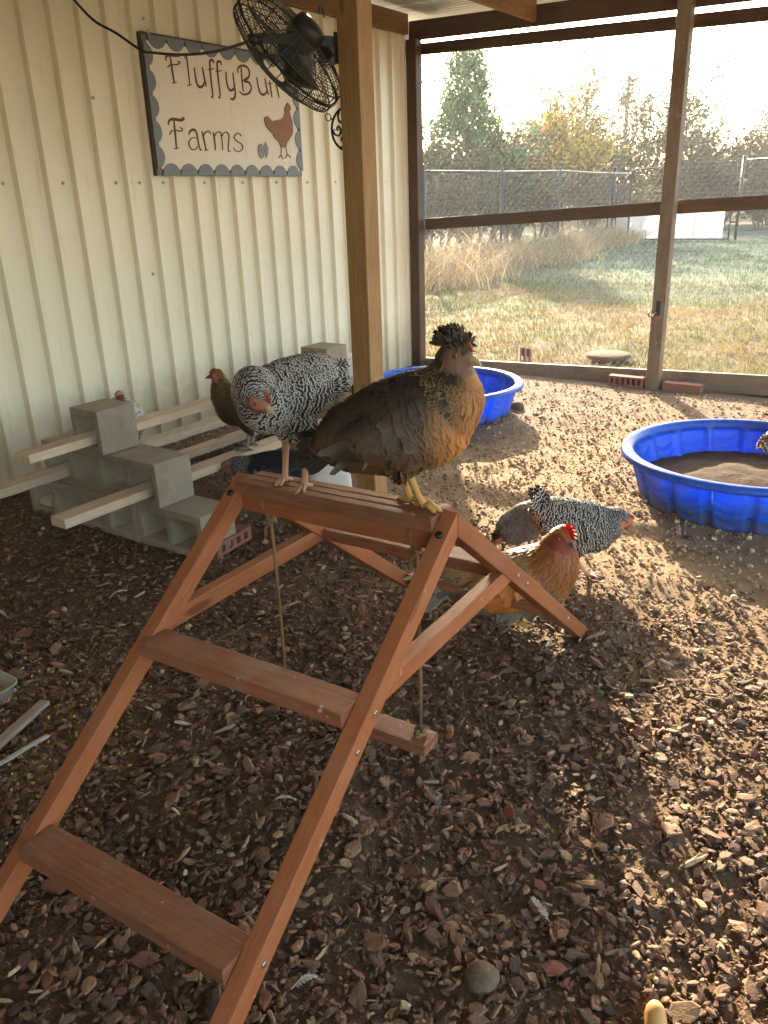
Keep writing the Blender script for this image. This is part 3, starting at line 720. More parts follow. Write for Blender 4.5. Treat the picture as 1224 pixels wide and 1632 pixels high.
UN = [((1.7, 22.6, 0), 2.4, 31, G_OL), ((2.9, 24.6, 0), 2.9, 32, G_EV+G_OL), ((3.9, 25.6, 0), 2.6, 33, G_OL), ((5.0, 27.5, 0), 2.7, 34, G_OL+G_BR), ((6.4, 28.6, 0), 3.0, 35, G_OL), ((8.73, 34.93, 0), 3.31, 36, G_BR+G_OL), ((10.50, 35.40, 0), 3.42, 37, G_OL), ((12.15, 34.69, 0), 3.08, 38, G_OL), ((13.69, 33.75, 0), 2.85, 39, G_BR+G_OL), ((13.4, 29, 0), 2.2, 40, G_OL)]
UL = ['leftmost low shrub behind the fence beside the corner post', 'shrub at the foot of the tall green tree', 'shrub between the green tree and the yellow tree', 'shrub at the foot of the yellow tree', 'shrub right behind the yellow tree', 'shrub at the foot of the grey olive tree', 'shrub behind the left gate post', 'shrub behind the gate, below the utility pole', 'shrub behind the gate right of the hooked post', 'rightmost low shrub beyond the right hand fence']
for (loc, h, sd, cl), lb in zip(UN, UL):
    tree('shrub', lb, loc, h*1.12, .75, 9000, .07, cl, .04, 6, 4, seed=sd, lowest=.08, group='shrubs behind the yard fence')
# far woodland that reads as one mass, well behind
n = 36000; x = rng.uniform(-8, 50, n); y = rng.uniform(44, 58, n); hh = (1.0+1.5*vnoise(x, y, 91, .22))*1.6; z = hh*rng.random(n)**.8
a = rng.normal(0, 1, (n, 3)); a /= np.linalg.norm(a, axis=1, keepdims=True); b = np.cross(a, rng.normal(0, 1, (n, 3))); b /= np.linalg.norm(b, axis=1, keepdims=True); P = np.stack([x, y, z], 1); sz = .16*(.5+rng.random((n, 1)))
V = np.stack([P-a*sz, P-b*sz*.5, P+a*sz, P+b*sz*.5], 1).reshape(-1, 3)
cc = np.array(G_OL+G_BR)[rng.integers(0, 7, n)]*(.6+.6*rng.random((n, 1)))
tag(link('far_thicket', np_mesh('far_thicket', V, np.arange(n*4).reshape(n, 4), M['leaf'], np.repeat(cc, 4, 0))), 'olive brown thicket far behind the fence', 'thicket', kind='stuff')

hz = MB(); hz.add([(-140, -70, -1.2), (180, -70, -1.2), (180, 250, -1.2), (-140, 250, -1.2), (-140, -70, 11), (180, -70, 11), (180, 250, 11), (-140, 250, 11)], [(3, 2, 1, 0), (4, 5, 6, 7), (0, 1, 5, 4), (1, 2, 6, 5), (2, 3, 7, 6), (3, 0, 4, 7)])
ht = NT('thin_morning_haze'); pv = ht.n('ShaderNodeVolumePrincipled'); pv.inputs['Color'].default_value = (.95, .95, .92, 1); pv.inputs['Density'].default_value = HAZE; pv.inputs['Anisotropy'].default_value = .35; ht.l(pv.outputs[0], ht.out.inputs['Volume'])
if HAZE: tag(hz.build('haze', ht.m), 'thin morning haze lying over the field and run', 'haze', kind='stuff')
# dry weeds along the left fence: thin bent stalks, one uncountable mass
n = 9000
s = rng.uniform(3.8, 18.4, n); t = -4.35+.25*rng.normal(0, 1, n)+rng.random(n)*(1.5+.5*np.sin(s*1.3))*np.clip((19-s)/9, .25, 1)
x = K.x+s*WD.x+t*BD.x; y = K.y+s*WD.y+t*BD.y; z = lawn_h(x, y)-.02
h = (.25+.75*rng.random(n)**1.5)*(.45+1.0*vnoise(x, y, 44, .9))*.85; aa = rng.random(n)*6.283; ln = h*(.3+.9*rng.random(n)); w = .004+.005*rng.random(n); b = rng.random(n)*3.14
dx, dy = np.cos(b)*w, np.sin(b)*w; P = []
for f, wf in ((0, 1), (.4, .9), (.75, .7), (1., .15)):
    px = x+np.cos(aa)*ln*f**1.8; py = y+np.sin(aa)*ln*f**1.8; pz = z+h*(f-.22*f**3)
    P += [np.stack([px-dx*wf, py-dy*wf, pz], 1), np.stack([px+dx*wf, py+dy*wf, pz], 1)]
P = np.stack(P, 1).reshape(-1, 3); base = np.arange(n)[:, None]*8
F = np.concatenate([base+np.array([0, 1, 3, 2])+2*k for k in range(3)])
cc = np.array([(.42, .31, .17), (.34, .24, .13), (.5, .39, .23), (.26, .2, .11)])[rng.integers(0, 4, n)]*(.7+.5*rng.random((n, 1)))
tag(link('dry_weeds', np_mesh('dry_weeds', P, F, M['blade'], np.repeat(cc, 8, 0))), 'tangle of tan dry weeds along the left fence', 'weeds', kind='stuff')

# ================================================================== A-FRAME PERCH
AX, AY, ATH, AL, AH, AF, AR = -.102, 1.734, -.572, .573, .713, .94, .912
af = thing('perch_frame', 'red brown stained wooden A-frame chicken perch with ladder rungs', 'perch', (AX, AY, 0), ATH)
LW, LT = .036, .044
def leg_mesh(x, sgn, spread):
    """prism in the (y,z) plane: mitred at the apex, cut flat at the ground"""
    ln = math.hypot(spread, AH); e = Vector((sgn*spread/ln, -AH/ln)); n = Vector((sgn*AH/ln, spread/ln))   # n points up and out
    def pt(off, y=None, z=None):
        p = Vector((0, AH))+n*off
        s = (y-p.x)/e.x if y is not None else (z-p.y)/e.y
        return p+e*s
    g = .0012*sgn
    poly = [pt(LT/2, y=g), pt(LT/2, z=-.012), pt(-LT/2, z=-.012), pt(-LT/2, y=g)]
    mb = MB(); vs = [(x-LW/2, p.x, p.y) for p in poly]+[(x+LW/2, p.x, p.y) for p in poly]
    q = [((p-Vector((0, AH))).dot(e), (p-Vector((0, AH))).dot(n)) for p in poly]
    fs = [(3, 2, 1, 0), (4, 5, 6, 7)]; uv = [[q[3], q[2], q[1], q[0]], [(a, b+.3) for a, b in q]]
    for i, off in ((0, .1), (1, .6), (2, .2), (3, .7)):
        j = (i+1) % 4; fs.append((i, j, j+4, i+4)); uv.append([(q[i][0], off), (q[j][0], off), (q[j][0], off+LW), (q[i][0], off+LW)])
    if sgn > 0:
        fs = [f[::-1] for f in fs]; uv = [u[::-1] for u in uv]
    mb.add(vs, fs, uv); return mb, e, n
screwb = MB(); screwb.tube([(0, 0, 0), (0, 0, .003), (0, 0, .0035)], [.006, .0055, .003], 10); bolt_me = screwb.mesh('bolt', M['bolt'])
for sx in (-1, 1):
    for sg, spd in ((-1, AF), (1, AR)):
        x = sx*AL/2; mb, e, n = leg_mesh(x, sg, spd)
        lg = mb.build('leg', M['stain'], af, .0025)
        fr = (.363, .744) if sg < 0 else (.36, .80)
        for f in fr+(.43,):
            o = link('bolt', bolt_me, None, lg); o.location = (x+sx*LW/2, sg*spd*f, AH*(1-f)); o.rotation_euler = (0, sx*math.pi/2, 0)
        if sg < 0:
            p = Vector((0, AH))+n*(LT/2)+e*.045
            mbb = MB(); mbb.tube([(x, p.x, p.y), (x, p.x+n.x*.004, p.y+n.y*.004), (x, p.x+n.x*.0065, p.y+n.y*.0065)], [.0085, .0085, .004], 12); mbb.build('bolt', M['blackbolt'], lg)
# brace polygons between front and rear leg, ends cut along the legs
for sx in (-1, 1):
    zc = .476; h = .021; x = sx*AL/2
    def yl(z, sgn, spd):   # inner (lower) edge of the leg at height z
        return sgn*(spd*(1-z/AH)-LT/2*math.hypot(spd, AH)/AH*1.0)
    poly = [(yl(zc-h, -1, AF), zc-h), (yl(zc-h, 1, AR), zc-h), (yl(zc+h, 1, AR), zc+h), (yl(zc+h, -1, AF), zc+h)]
    mb = MB(); w = LW/2-.002; vs = [(x-w, a, b) for a, b in poly]+[(x+w, a, b) for a, b in poly]
    fs = [(0, 1, 2, 3)[::-1], (4, 5, 6, 7), (0, 1, 5, 4), (1, 2, 6, 5), (2, 3, 7, 6), (3, 0, 4, 7)]
    uv = [[(a, b) for a, b in poly][::-1], [(a+.4, b+.2) for a, b in poly], [(0, 1), (.6, 1), (.6, 1.03), (0, 1.03)], [(0, 2), (.03, 2), (.03, 2.04), (0, 2.04)], [(0, 3), (.6, 3), (.6, 3.03), (0, 3.03)], [(0, 4), (.03, 4), (.03, 4.04), (0, 4.04)]]
    mb.add(vs, fs, uv); bme = mb.mesh('brace', M['stain']); bmm = bmesh.new(); bmm.from_mesh(bme); bmesh.ops.recalc_face_normals(bmm, faces=bmm.faces); bmm.to_mesh(bme); bmm.free()
    link('brace', bme, None, af, .0025)
IN = AL/2-LW/2-.001
for f, y0, spd, sg, wy in ((.363, -.016, AF, -1, .078), (.744, -.016, AF, -1, .08), (.335, .012, AR, 1, .07), (.80, .040, AR, 1, .066)):
    mb = MB(); y = sg*spd*f+y0*1; z = AH*(1-f)
    mb.beam((-IN, y, z), (IN, y, z), wy, .032, off=f*7); mb.build('rung', M['slat'], af, .003)
for k in (-1, 0, 1):
    mb = MB(); mb.beam((-IN, k*.0325, AH+.006), (IN, k*.0325, AH+.006), .030, .032, off=k+3.3); mb.build('top_slat', M['slat'], af, .0028)
mb = MB(); mb.beam((-IN, -.018, AH-.034), (IN, -.018, AH-.034), .024, .046, off=6.1); mb.build('top_rail', M['stain'], af, .0025)

sw = thing('swing', 'small wooden swing perch hanging on two jute ropes', 'swing', (AX, AY, 0), ATH)
mb = MB(); mb.beam((-.25, -.004, .135), (.236, -.004, .135), .066, .030, off=.4); mb.build('swing_seat', M['slat'], sw, .003)
for x in (-.205, .205):
    mb = MB(); sway = .004
    mb.tube([(x, -.02, AH+.0), (x+.001, -.034, AH-.03), (x+.002, -.02, AH-.062), (x, -.004, AH-.07)], .0042, 6)
    mb.tube([(x, -.004, AH-.06), (x+sway, -.006, .52), (x+.004, -.004, .33), (x+.001, -.003, .16)], .0042, 7)
    mb.build('rope', M['rope'], sw)
    for zc, rr in ((AH-.075, .0105), (.162, .011)):
        mb = MB()
        for k in range(5):
            a = k*1.9; mb.tube([(x+rr*math.cos(a+t*1.1), -.004+rr*math.sin(a+t*1.1), zc-.011+.0055*k*.8+.004*math.sin(2*t)) for t in (0, .8, 1.6, 2.4, 3.2)], .0048, 6)
        if zc > .4: mb.tube([(x, -.004, AH-.085), (x-.012, -.012, AH-.102), (x-.014, -.012, AH-.125)], [.004, .004, .005], 6)
        else:
            for k in range(7):
                a = k*.9; mb.tube([(x, -.004, .165), (x+.011*math.cos(a), -.004+.011*math.sin(a), .156), (x+.02*math.cos(a), -.004+.02*math.sin(a), .1515)], [.004, .003, .0008], 4)
        mb.build('knot', M['rope'], sw)

# ================================================================== BLOCKS AND PLANKS
def cell_block(tc, zc, holes, depth, name, mat):
    """plate of cells in (t,z) with openings, depth along s; welded mesh"""
    bm = bmesh.new(); V = {}
    def v(i, j, k):
        if (i, j, k) not in V:
            tp = 0.0
            V[(i, j, k)] = bm.verts.new((tc[i], k*depth, zc[j]))
        return V[(i, j, k)]
    solid = lambda i, j: 0 <= i < len(tc)-1 and 0 <= j < len(zc)-1 and (i, j) not in holes
    for i in range(len(tc)-1):
        for j in range(len(zc)-1):
            if not solid(i, j): continue
            bm.faces.new([v(i, j, 0), v(i+1, j, 0), v(i+1, j+1, 0), v(i, j+1, 0)])
            bm.faces.new([v(i, j+1, 1), v(i+1, j+1, 1), v(i+1, j, 1), v(i, j, 1)])
            if not solid(i-1, j): bm.faces.new([v(i, j, 0), v(i, j+1, 0), v(i, j+1, 1), v(i, j, 1)])
            if not solid(i+1, j): bm.faces.new([v(i+1, j, 1), v(i+1, j+1, 1), v(i+1, j+1, 0), v(i+1, j, 0)])
            if not solid(i, j-1): bm.faces.new([v(i, j, 1), v(i+1, j, 1), v(i+1, j, 0), v(i, j, 0)])
            if not solid(i, j+1): bm.faces.new([v(i, j+1, 0), v(i+1, j+1, 0), v(i+1, j+1, 1), v(i, j+1, 1)])
    bmesh.ops.recalc_face_normals(bm, faces=bm.faces)
    me = bpy.data.meshes.new(name); bm.to_mesh(me); bm.free(); me.materials.append(mat); return me
w_ = .031; b_ = .19
zc = [0, .033, .157, .1885]
FULL = cell_block([0, w_, .181, .209, .39-w_, .389], zc, {(1, 1), (3, 1)}, b_, 'cinder_block', M['concrete'])
HALF = cell_block([0, w_, .194-w_, .193], zc, {(1, 1)}, b_, 'cinder_block', M['concrete'])
def block(me, s, t, z, label, group, dr=0.):
    o = link('cinder_block', me, None, None, .004); o.location = ws(s, t, z); o.rotation_euler = (0, 0, ANG+dr)
    return tag(o, label, 'cinder block', group)
g1 = 'cinder blocks of the near step stack'
block(FULL, -4.0, 1.135, .006, 'bottom cinder block of the near stack with the holed brick in front', g1, .01)
block(FULL, -4.0, .742, .006, 'middle cinder block of the bottom row in the near stack', g1, -.01)
block(FULL, -4.0, .350, .006, 'bottom row cinder block of the near stack nearest the metal wall', g1)
block(FULL, -4.0, .911, .196, 'second row cinder block of the near stack at its outer end', g1, -.012)
block(FULL, -3.995, .518, .196, 'second row cinder block of the near stack on the wall side', g1, .01)
block(HALF, -4.02, .815, .386, 'half cinder block on top of the near stack', g1, -.03)
g2 = 'cinder blocks of the far step stack'
block(FULL, -2.42, 1.085, .006, 'outer bottom cinder block of the far stack behind the hens', g2)
block(FULL, -2.42, .69, .006, 'middle bottom cinder block of the far stack behind the hens', g2)
block(FULL, -2.42, .86, .196, 'second row outer cinder block of the far stack', g2)
block(FULL, -2.42, .465, .196, 'second row wall side cinder block of the far stack', g2)
block(HALF, -2.42, .76, .386, 'half cinder block on top of the far stack beside the post', g2)
def plank(s0, s1, t, z, w, h, label, dt=0., dz=0.):
    o = thing('plank', label, 'plank', ws(s0, t, z), ANG, 'planks laid through the block holes')
    mb = MB(); mb.beam((0, 0, 0), (dt, s1-s0, dz), w, h, off=t*5); mb.build('board', M['plank'], o, .003)
plank(-4.32, -2.0, .90, .440, .088, .038, 'highest pale plank passing through the top block', -.06)
plank(-4.75, -2.05, .64, .250, .088, .038, 'pale plank at mid height with its near end past the left edge', -.02)
plank(-4.40, -2.05, 1.19, .250, .088, .038, 'front pale plank poking out towards the camera from the outer block', -.0)
plank(-3.99, -2.1, .45, .064, .088, .036, 'lowest pale plank near the ground behind the stack')
bricks_ = None
def brick(loc, rot, label, holes=4, dims=(.20, .092, .058), group=None):
    L, Wd, H = dims
    if holes:
        hw = .026; n = holes; tc = [0]; gap = (L-n*hw)/(n+1)
        for k in range(n): tc += [gap*(k+1)+hw*k, gap*(k+1)+hw*(k+1)]
        tc.append(L); me = cell_block([a-L/2 for a in tc], [0, .015, H-.015, H], {(2*k+1, 1) for k in range(n)}, Wd, 'brick', M['clay'])
    else:
        me = cell_block([-L/2, L/2], [0, H], set(), Wd, 'brick', M['clay'])
    o = link('brick', me, None, None, .003); o.location = loc; o.rotation_euler = rot; return tag(o, label, 'brick', group)
brick(ws(-3.83, 1.535, .004), (0, 0, ANG+R(97)), 'holed red brick lying beside the near block stack', 4, (.23, .09, .06))
brick(ws(-.13, 1.93, .0), (R(0), 0, ANG), 'grooved red brick lying left of the hooked post', 6, (.26, .08, .075))
brick(ws(-.14, 2.34, -.002), (0, 0, ANG-.03), 'plain red brick lying right of the hooked post', 0, (.27, .085, .062))
brick(ws(.14, 1.0, .06), (R(-62), R(8), ANG+R(30)), 'red brick tipped up against the outside of the base board', 2, (.10, .075, .2))
ld = thing('round_stone', 'flat round stone slab lying on the lawn behind the board', 'stone slab', ws(.62, 1.53, .06), ANG)
mb = MB(); mb.lathe([(0, .0), (.17, 0), (.185, .012), (.18, .03), (.16, .038), (0, .042)], 26); mb.build('slab', M['stone'], ld)

# white jug drinker on red tray, white bin, little bracket
dr = thing('poultry_drinker', 'white poultry drinker on a red tray behind the perch', 'drinker', (-.245, 3.47, 0))
mb = MB(); mb.lathe([(0, .03), (.105, .03), (.112, .05), (.10, .22), (.085, .26), (.04, .275), (.035, .30), (0, .30)], 32); mb.build('jug', M['whiteplastic'], dr)
mb = MB(); mb.lathe([(0, .004), (.13, .004), (.145, .02), (.152, .052), (.146, .054), (.135, .028), (.11, .025), (0, .025)], 36); mb.build('tray', M['redplastic'], dr)
bn = thing('white_bin', 'white plastic bin beside the far block stack', 'bin', ws(-2.0, .86, 0), ANG)
mb = MB(); mb.tube([(0, 0, 0), (0, 0, .44), (0, 0, .45), (0, 0, .47)], [.09, .115, .122, .122], 4); mb.build('tub', M['whiteplastic'], bn, .012)
br = thing('wooden_bracket', 'small weathered wooden bracket fixed to the pine post', 'bracket', ws(-3.36, 1.866, .4), ANG)
mb = MB(); mb.beam((-.005, 0, .225), (-.13, 0, .225), .04, .035); mb.build('top_arm', M['grey'], br, .002)
mb = MB(); mb.beam((-.11, 0, .0), (-.11, 0, .207), .036, .03, upv=(1, 0, 0)); mb.build('upright', M['grey'], br, .002)
mb = MB(); mb.beam((-.012, .001, .2), (-.10, .001, .02), .03, .022); mb.build('diagonal', M['grey'], br, .002)
mb = MB(); mb.box((-.008, -.026, .2), (.014, .006, .09)); mb.build('hinge', M['black'], br, .001)

# ================================================================== POOLS
def pool_mesh(rt_, rb, H, nseg=18):
    nth, nz = nseg*14, 26; vs = []; fs = []
    prof = []
    for j in range(nz):
        f = j/(nz-1); prof.append((rb+(rt_-.022-rb)*f, H*.94*f))
    prof += [(rt_-.018, H*.965), (rt_-.008, H*.992), (rt_+.008, H), (rt_+.022, H*.985), (rt_+.030, H*.95), (rt_+.030, H*.89), (rt_+.026, H*.88)]
    prof = [(0, .004), (rb*.5, .004), (rb-.012, .003)]+prof
    for j, (r_, z) in enumerate(prof):
        for k in range(nth):
            th = 2*math.pi*k/nth; ph = (k % 14)/14; d = 0.
            f = z/H
            if 3 < j < nz+2 and f < .88:
                rib = 1 if ph < .2 else 0
                e = min(1, f/.08)*min(1, max(0, (.86-f))/.06)
                d = (.0 if rib else .02)*e
                if not rib:
                    u = (ph-.2)/.8
                    for zc_ in (.60, .42, .24):
                        d += -.007*e*math.exp(-((f-zc_-.16*(u-.5)**2*4+.05)/.035)**2)*(1 if .1 < u < .9 else .3)
            vs.append(((r_+d)*math.cos(th), (r_+d)*math.sin(th), z))
    n = len(prof)
    for j in range(n-1):
        for k in range(nth):
            k2 = (k+1) % nth; fs.append((j*nth+k, j*nth+k2, (j+1)*nth+k2, (j+1)*nth+k))
    mb = MB(); mb.add(vs, fs, None, True); return mb
def soil_disc(name, c, r, z, label, seed, hump):
    n = 40; vs = [(0, 0, z+hump)]; fs = []
    for i in range(1, 15):
        rr = r*i/14
        for k in range(n):
            a = 2*math.pi*k/n; x, y = rr*math.cos(a), rr*math.sin(a)
            h = z+hump*math.cos(min(1.5, rr/r*1.6))+.05*float(fbm(np.array([x+5]), np.array([y+5]), seed, 7., 4)[0])
            vs.append((x, y, h))
    for k in range(n): fs.append((0, 1+k, 1+(k+1) % n))
    for i in range(13):
        for k in range(n):
            a = 1+i*n+k; b = 1+i*n+(k+1) % n; fs.append((a, a+n, b+n, b))
    mb = MB(); mb.add(vs, fs, None, True); me = mb.mesh(name); ca = me.color_attributes.new('col', 'FLOAT_COLOR', 'POINT')
    ca.data.foreach_set('color', np.tile(np.array([.15, .105, .07, 1], np.float32), len(me.vertices)))
    o = link(name, me, M['shadesoil']); o.location = c; return tag(o, label, 'soil', kind='stuff')
def pool(loc, label, rt_, rb, H, rot):
    o = thing('wading_pool', label, 'wading pool', loc, rot, 'blue wading pools')
    p = pool_mesh(rt_, rb, H).build('basin', M['blue'], o); sm = p.modifiers.new('solid', 'SOLIDIFY'); sm.thickness = .0025
    return o
pool((1.69, 3.54, -.012), 'blue plastic wading pool part filled with soil at the right edge', .54, .45, .245, .12)
soil_disc('soil_heap', (1.69, 3.54, 0), .485, .075, 'soil with shade painted into its colour, heaped inside the right wading pool', 5, .03)
pool((.40, 5.33, .005), 'blue plastic wading pool half hidden behind the pine post and crested hen', .52, .44, .215, .4)
soil_disc('soil_heap', (.40, 5.33, 0), .45, .05, 'soil inside the wading pool behind the post', 9, .02)

# ================================================================== FAN, CABLE, ORNAMENT, SIGN
ARM1 = (-.378, 3.09, 1.866); ARM2 = (-.155, 3.377, 1.831)
fc = Vector((-.279, 3.303, 1.86)); bk = Vector((.738, -.303, .603)).normalized()
FAN = thing('wall_fan', 'dusty black caged fan bracketed to the pine post', 'fan', fc)
FAN.rotation_mode = 'QUATERNION'; FAN.rotation_quaternion = bk.to_track_quat('Z', 'Y')
FI = FAN.rotation_quaternion.to_matrix().inverted()
RF = .225
def dome(sgn, zb, zh, nr, ns, name):
    mb = MB()
    for i in range(nr):
        r_ = .055+(RF-.055)*(i/(nr-1)); z = sgn*(zb+zh*(1-(r_/RF)**2.6))
        mb.ring((0, 0, z), (0, 0, 1), r_, .0016, 44, 4)
    for k in range(ns):
        a = 2*math.pi*k/ns; pts = []
        for r_ in (.05, .1, .15, .19, RF): pts.append((r_*math.cos(a), r_*math.sin(a), sgn*(zb+zh*(1-(r_/RF)**2.6))))
        pts.append(((RF+.004)*math.cos(a), (RF+.004)*math.sin(a), 0)); mb.tube(pts, .0017 if k % 6 else .003, 4, caps=False)
    mb.ring((0, 0, 0), (0, 0, 1), RF+.004, .0045, 48, 6); mb.ring((0, 0, sgn*zb), (0, 0, 1), RF+.001, .003, 48, 5)
    return mb.build(name, M['cage'], FAN)
dome(1, .035, .05, 17, 36, 'rear_cage'); dome(-1, .035, .055, 19, 36, 'front_cage')
mb = MB(); mb.lathe([(0, .03), (.05, .03), (.06, .045), (.062, .10), (.056, .122), (.026, .13), (0, .13)], 24); mb.build('motor', M['black'], FAN)
mb = MB(); mb.box((.085, -.075, .085), (.075, .06, .05)); mb.build('control_box', M['black'], FAN, .006)
mb = MB(); mb.tube([(.04, .03, .15), (.05, .05, .165), (.07, .045, .165), (.075, .02, .15)], .003, 6); mb.build('handle', M['black'], FAN)
hub = MB(); hub.lathe([(0, -.035), (.03, -.035), (.036, -.025), (.036, .028), (0, .03)], 16); hb_ = hub.build('hub', M['black'], FAN)
for k in range(3):
    a0 = k*2.094; vs = []; fs = []
    for i in range(6):
        r_ = .034+.155*i/5; wd = .3+.65*math.sin(math.pi*(.25+.55*i/5))
        for j in range(5):
            a = a0+wd*(j/4-.5)*(.9); vs.append((r_*math.cos(a), r_*math.sin(a), .03*(j/4-.5)*1.4-.004))
    for i in range(5):
        for j in range(4): fs.append((i*5+j, i*5+j+1, i*5+j+6, i*5+j+5))
    mb = MB(); mb.add(vs, fs, None, True); o = mb.build('blade', M['cage'], FAN); o.modifiers.new('solid', 'SOLIDIFY').thickness = .002
for pv, mid, tgt in ((Vector(ARM1), ws(-3.45, 1.80, 1.892), ws(-3.40, 1.862, 1.885)), (Vector(ARM2), ws(-3.33, 1.83, 1.85), ws(-3.335, 1.862, 1.845))):
    mb = MB(); L = [FI@(p-fc) for p in (pv, pv.lerp(mid, .2)+Vector((0, 0, .004)), mid, tgt)]
    for a, b in zip(L, L[1:]): mb.beam(a, b, .006, .034, upv=FI@Vector((0, 0, 1)))
    mb.build('bracket_arm', M['black'], FAN, .001)
    inw = (Vector((0, 0, .03))-L[0]).normalized(); mb = MB(); mb.tube([L[0]-inw*.015, L[0]+inw*.03, L[0]+inw*.031], [.015, .015, .008], 10); mb.build('pivot_knob', M['black'], FAN)
mb = MB(); mb.box((0, 0, 0), (.006, .09, .10)); o = mb.build('mount_plate', M['black'], FAN, .001); o.matrix_local = (FAN.rotation_quaternion.to_matrix().to_4x4().inverted()@(Matrix.Translation(ws(-3.365, 1.864, 1.865)-fc)@Matrix.Rotation(ANG, 4, 'Z')))

def smooth_pts(P, n=6):
    P = [Vector(p) for p in P]; out = []
    for i in range(len(P)-1):
        p0, p1, p2, p3 = P[max(0, i-1)], P[i], P[i+1], P[min(len(P)-1, i+2)]
        for k in range(n):
            t = k/n; out.append(.5*((2*p1)+(p2-p0)*t+(2*p0-5*p1+4*p2-p3)*t*t+(3*p1-p0-3*p2+p3)*t**3))
    out.append(P[-1]); return out
cord = [(-3.24, .06, 2.5), (-3.2, .12, 2.35), (-3.172, .15, 2.286), (-3.113, .2, 2.202), (-3.074, .3, 2.142), (-3.063, .45, 2.054), (-3.077, .55, 2.031), (-3.09, .75, 2.0), (-3.142, 1.0, 1.977), (-3.283, 1.3, 1.957), (-3.47, 1.55, 1.925), (-3.5, 1.66, 1.90)]
mb = MB(); mb.tube(smooth_pts([ws(*p) for p in cord]), .0062, 8); tag(mb.build('power_cable', M['cable']), 'black power cable sagging across the sign to the fan', 'cable')
orn = thing('hanging_ornament', 'black metal scrollwork ornament hanging half behind the pine post', 'ornament', ws(-3.36, 1.868, 1.605), ANG)
mb = MB()
for k in range(6):
    a = k*1.047; c = Vector((.045*math.cos(a), 0, .045*math.sin(a)))
    pts = [c+Vector(((.026-.0025*i)*math.cos(a+i*.75), .004*math.sin(i), (.026-.0025*i)*math.sin(a+i*.75))) for i in range(10)]
    mb.tube(pts, .0042, 6)
mb.build('scrolls', M['black'], orn)
mb = MB(); mb.ring((0, 0, 0), (0, 1, 0), .074, .0045, 36, 6); mb.ring((-.088, 0, .045), (0, 1, .3), .013, .002, 16, 5); mb.ball((0, 0, 0), .016, 10, 7); mb.tube([(-.06, 0, .035), (-.078, 0, .04)], .003, 5); mb.build('ring', M['black'], orn)
mb = MB(); mb.tube(smooth_pts([(-.092, -.0, .056), (-.112, 0, .085), (-.13, -.01, .125), (-.135, -.02, .17)]), .0011, 5); mb.build('wire', M['wire'], orn)

SG = ws(-2.02, .032, 1.876)
sign = thing('farm_sign', 'painted wooden farm sign with lettering, hen and scalloped border', 'sign', SG, ANG)
SX0, SX1, SZ0, SZ1 = -.683, .578, -.352, .342
mb = MB(); mb.beam((0, SX0, (SZ0+SZ1)/2), (0, SX1, (SZ0+SZ1)/2), .026, SZ1-SZ0); mb.build('back_board', M['slategrey'], sign, .002)
mb = MB(); mb.beam((.0, SX0-.0065, SZ0-.002), (.0, SX0-.0065, SZ1+.002), .012, .036, upv=(1, 0, 0)); mb.build('edge_strip', M['dark'], sign, .001)
mb = MB(); mb.beam((.0, SX0, SZ1+.006), (.0, SX1, SZ1+.006), .036, .011); mb.build('edge_strip', M['dark'], sign, .001)
# grey scallop lobes standing proud of the cream board
mb = MB(); ins = .03
mb.prism([(SX0+ins, SZ0+ins), (SX1-ins, SZ0+ins), (SX1-ins, SZ1-ins), (SX0+ins, SZ1-ins)], (.0145, 0, 0), (0, 1, 0), (0, 0, 1), (1, 0, 0), .006)
mb.build('cream_board', M['signcream'], sign)
def lobes(a, b, n, inward):
    a = Vector(a); b = Vector(b); d = (b-a)/n; iw = Vector(inward)
    for k in range(n):
        p = a+d*k; poly = [tuple(p), tuple(p+d)]
        for j in range(1, 10):
            ang = math.pi*j/10; poly.append(tuple(p+d*.5+d*.485*math.cos(ang)+iw*math.sin(ang)*d.length*.48))
        poly = [(q[0]+.0, q[1]) for q in poly]
        m2 = MB(); m2.prism(poly, (.0148, 0, 0), (0, 1, 0), (0, 0, 1), (1, 0, 0), .0105); m2.build('scallop', M['slategrey'], sign)
e_ = .0
lobes((SX0+.034, SZ0+e_), (SX1-.034, SZ0+e_), 9, (0, 1)); lobes((SX0+.034, SZ1-e_), (SX1-.034, SZ1-e_), 9, (0, -1))
lobes((SX0+e_, SZ0+.034), (SX0+e_, SZ1-.034), 5, (1, 0)); lobes((SX1-e_, SZ0+.034), (SX1-e_, SZ1-.034), 5, (-1, 0))
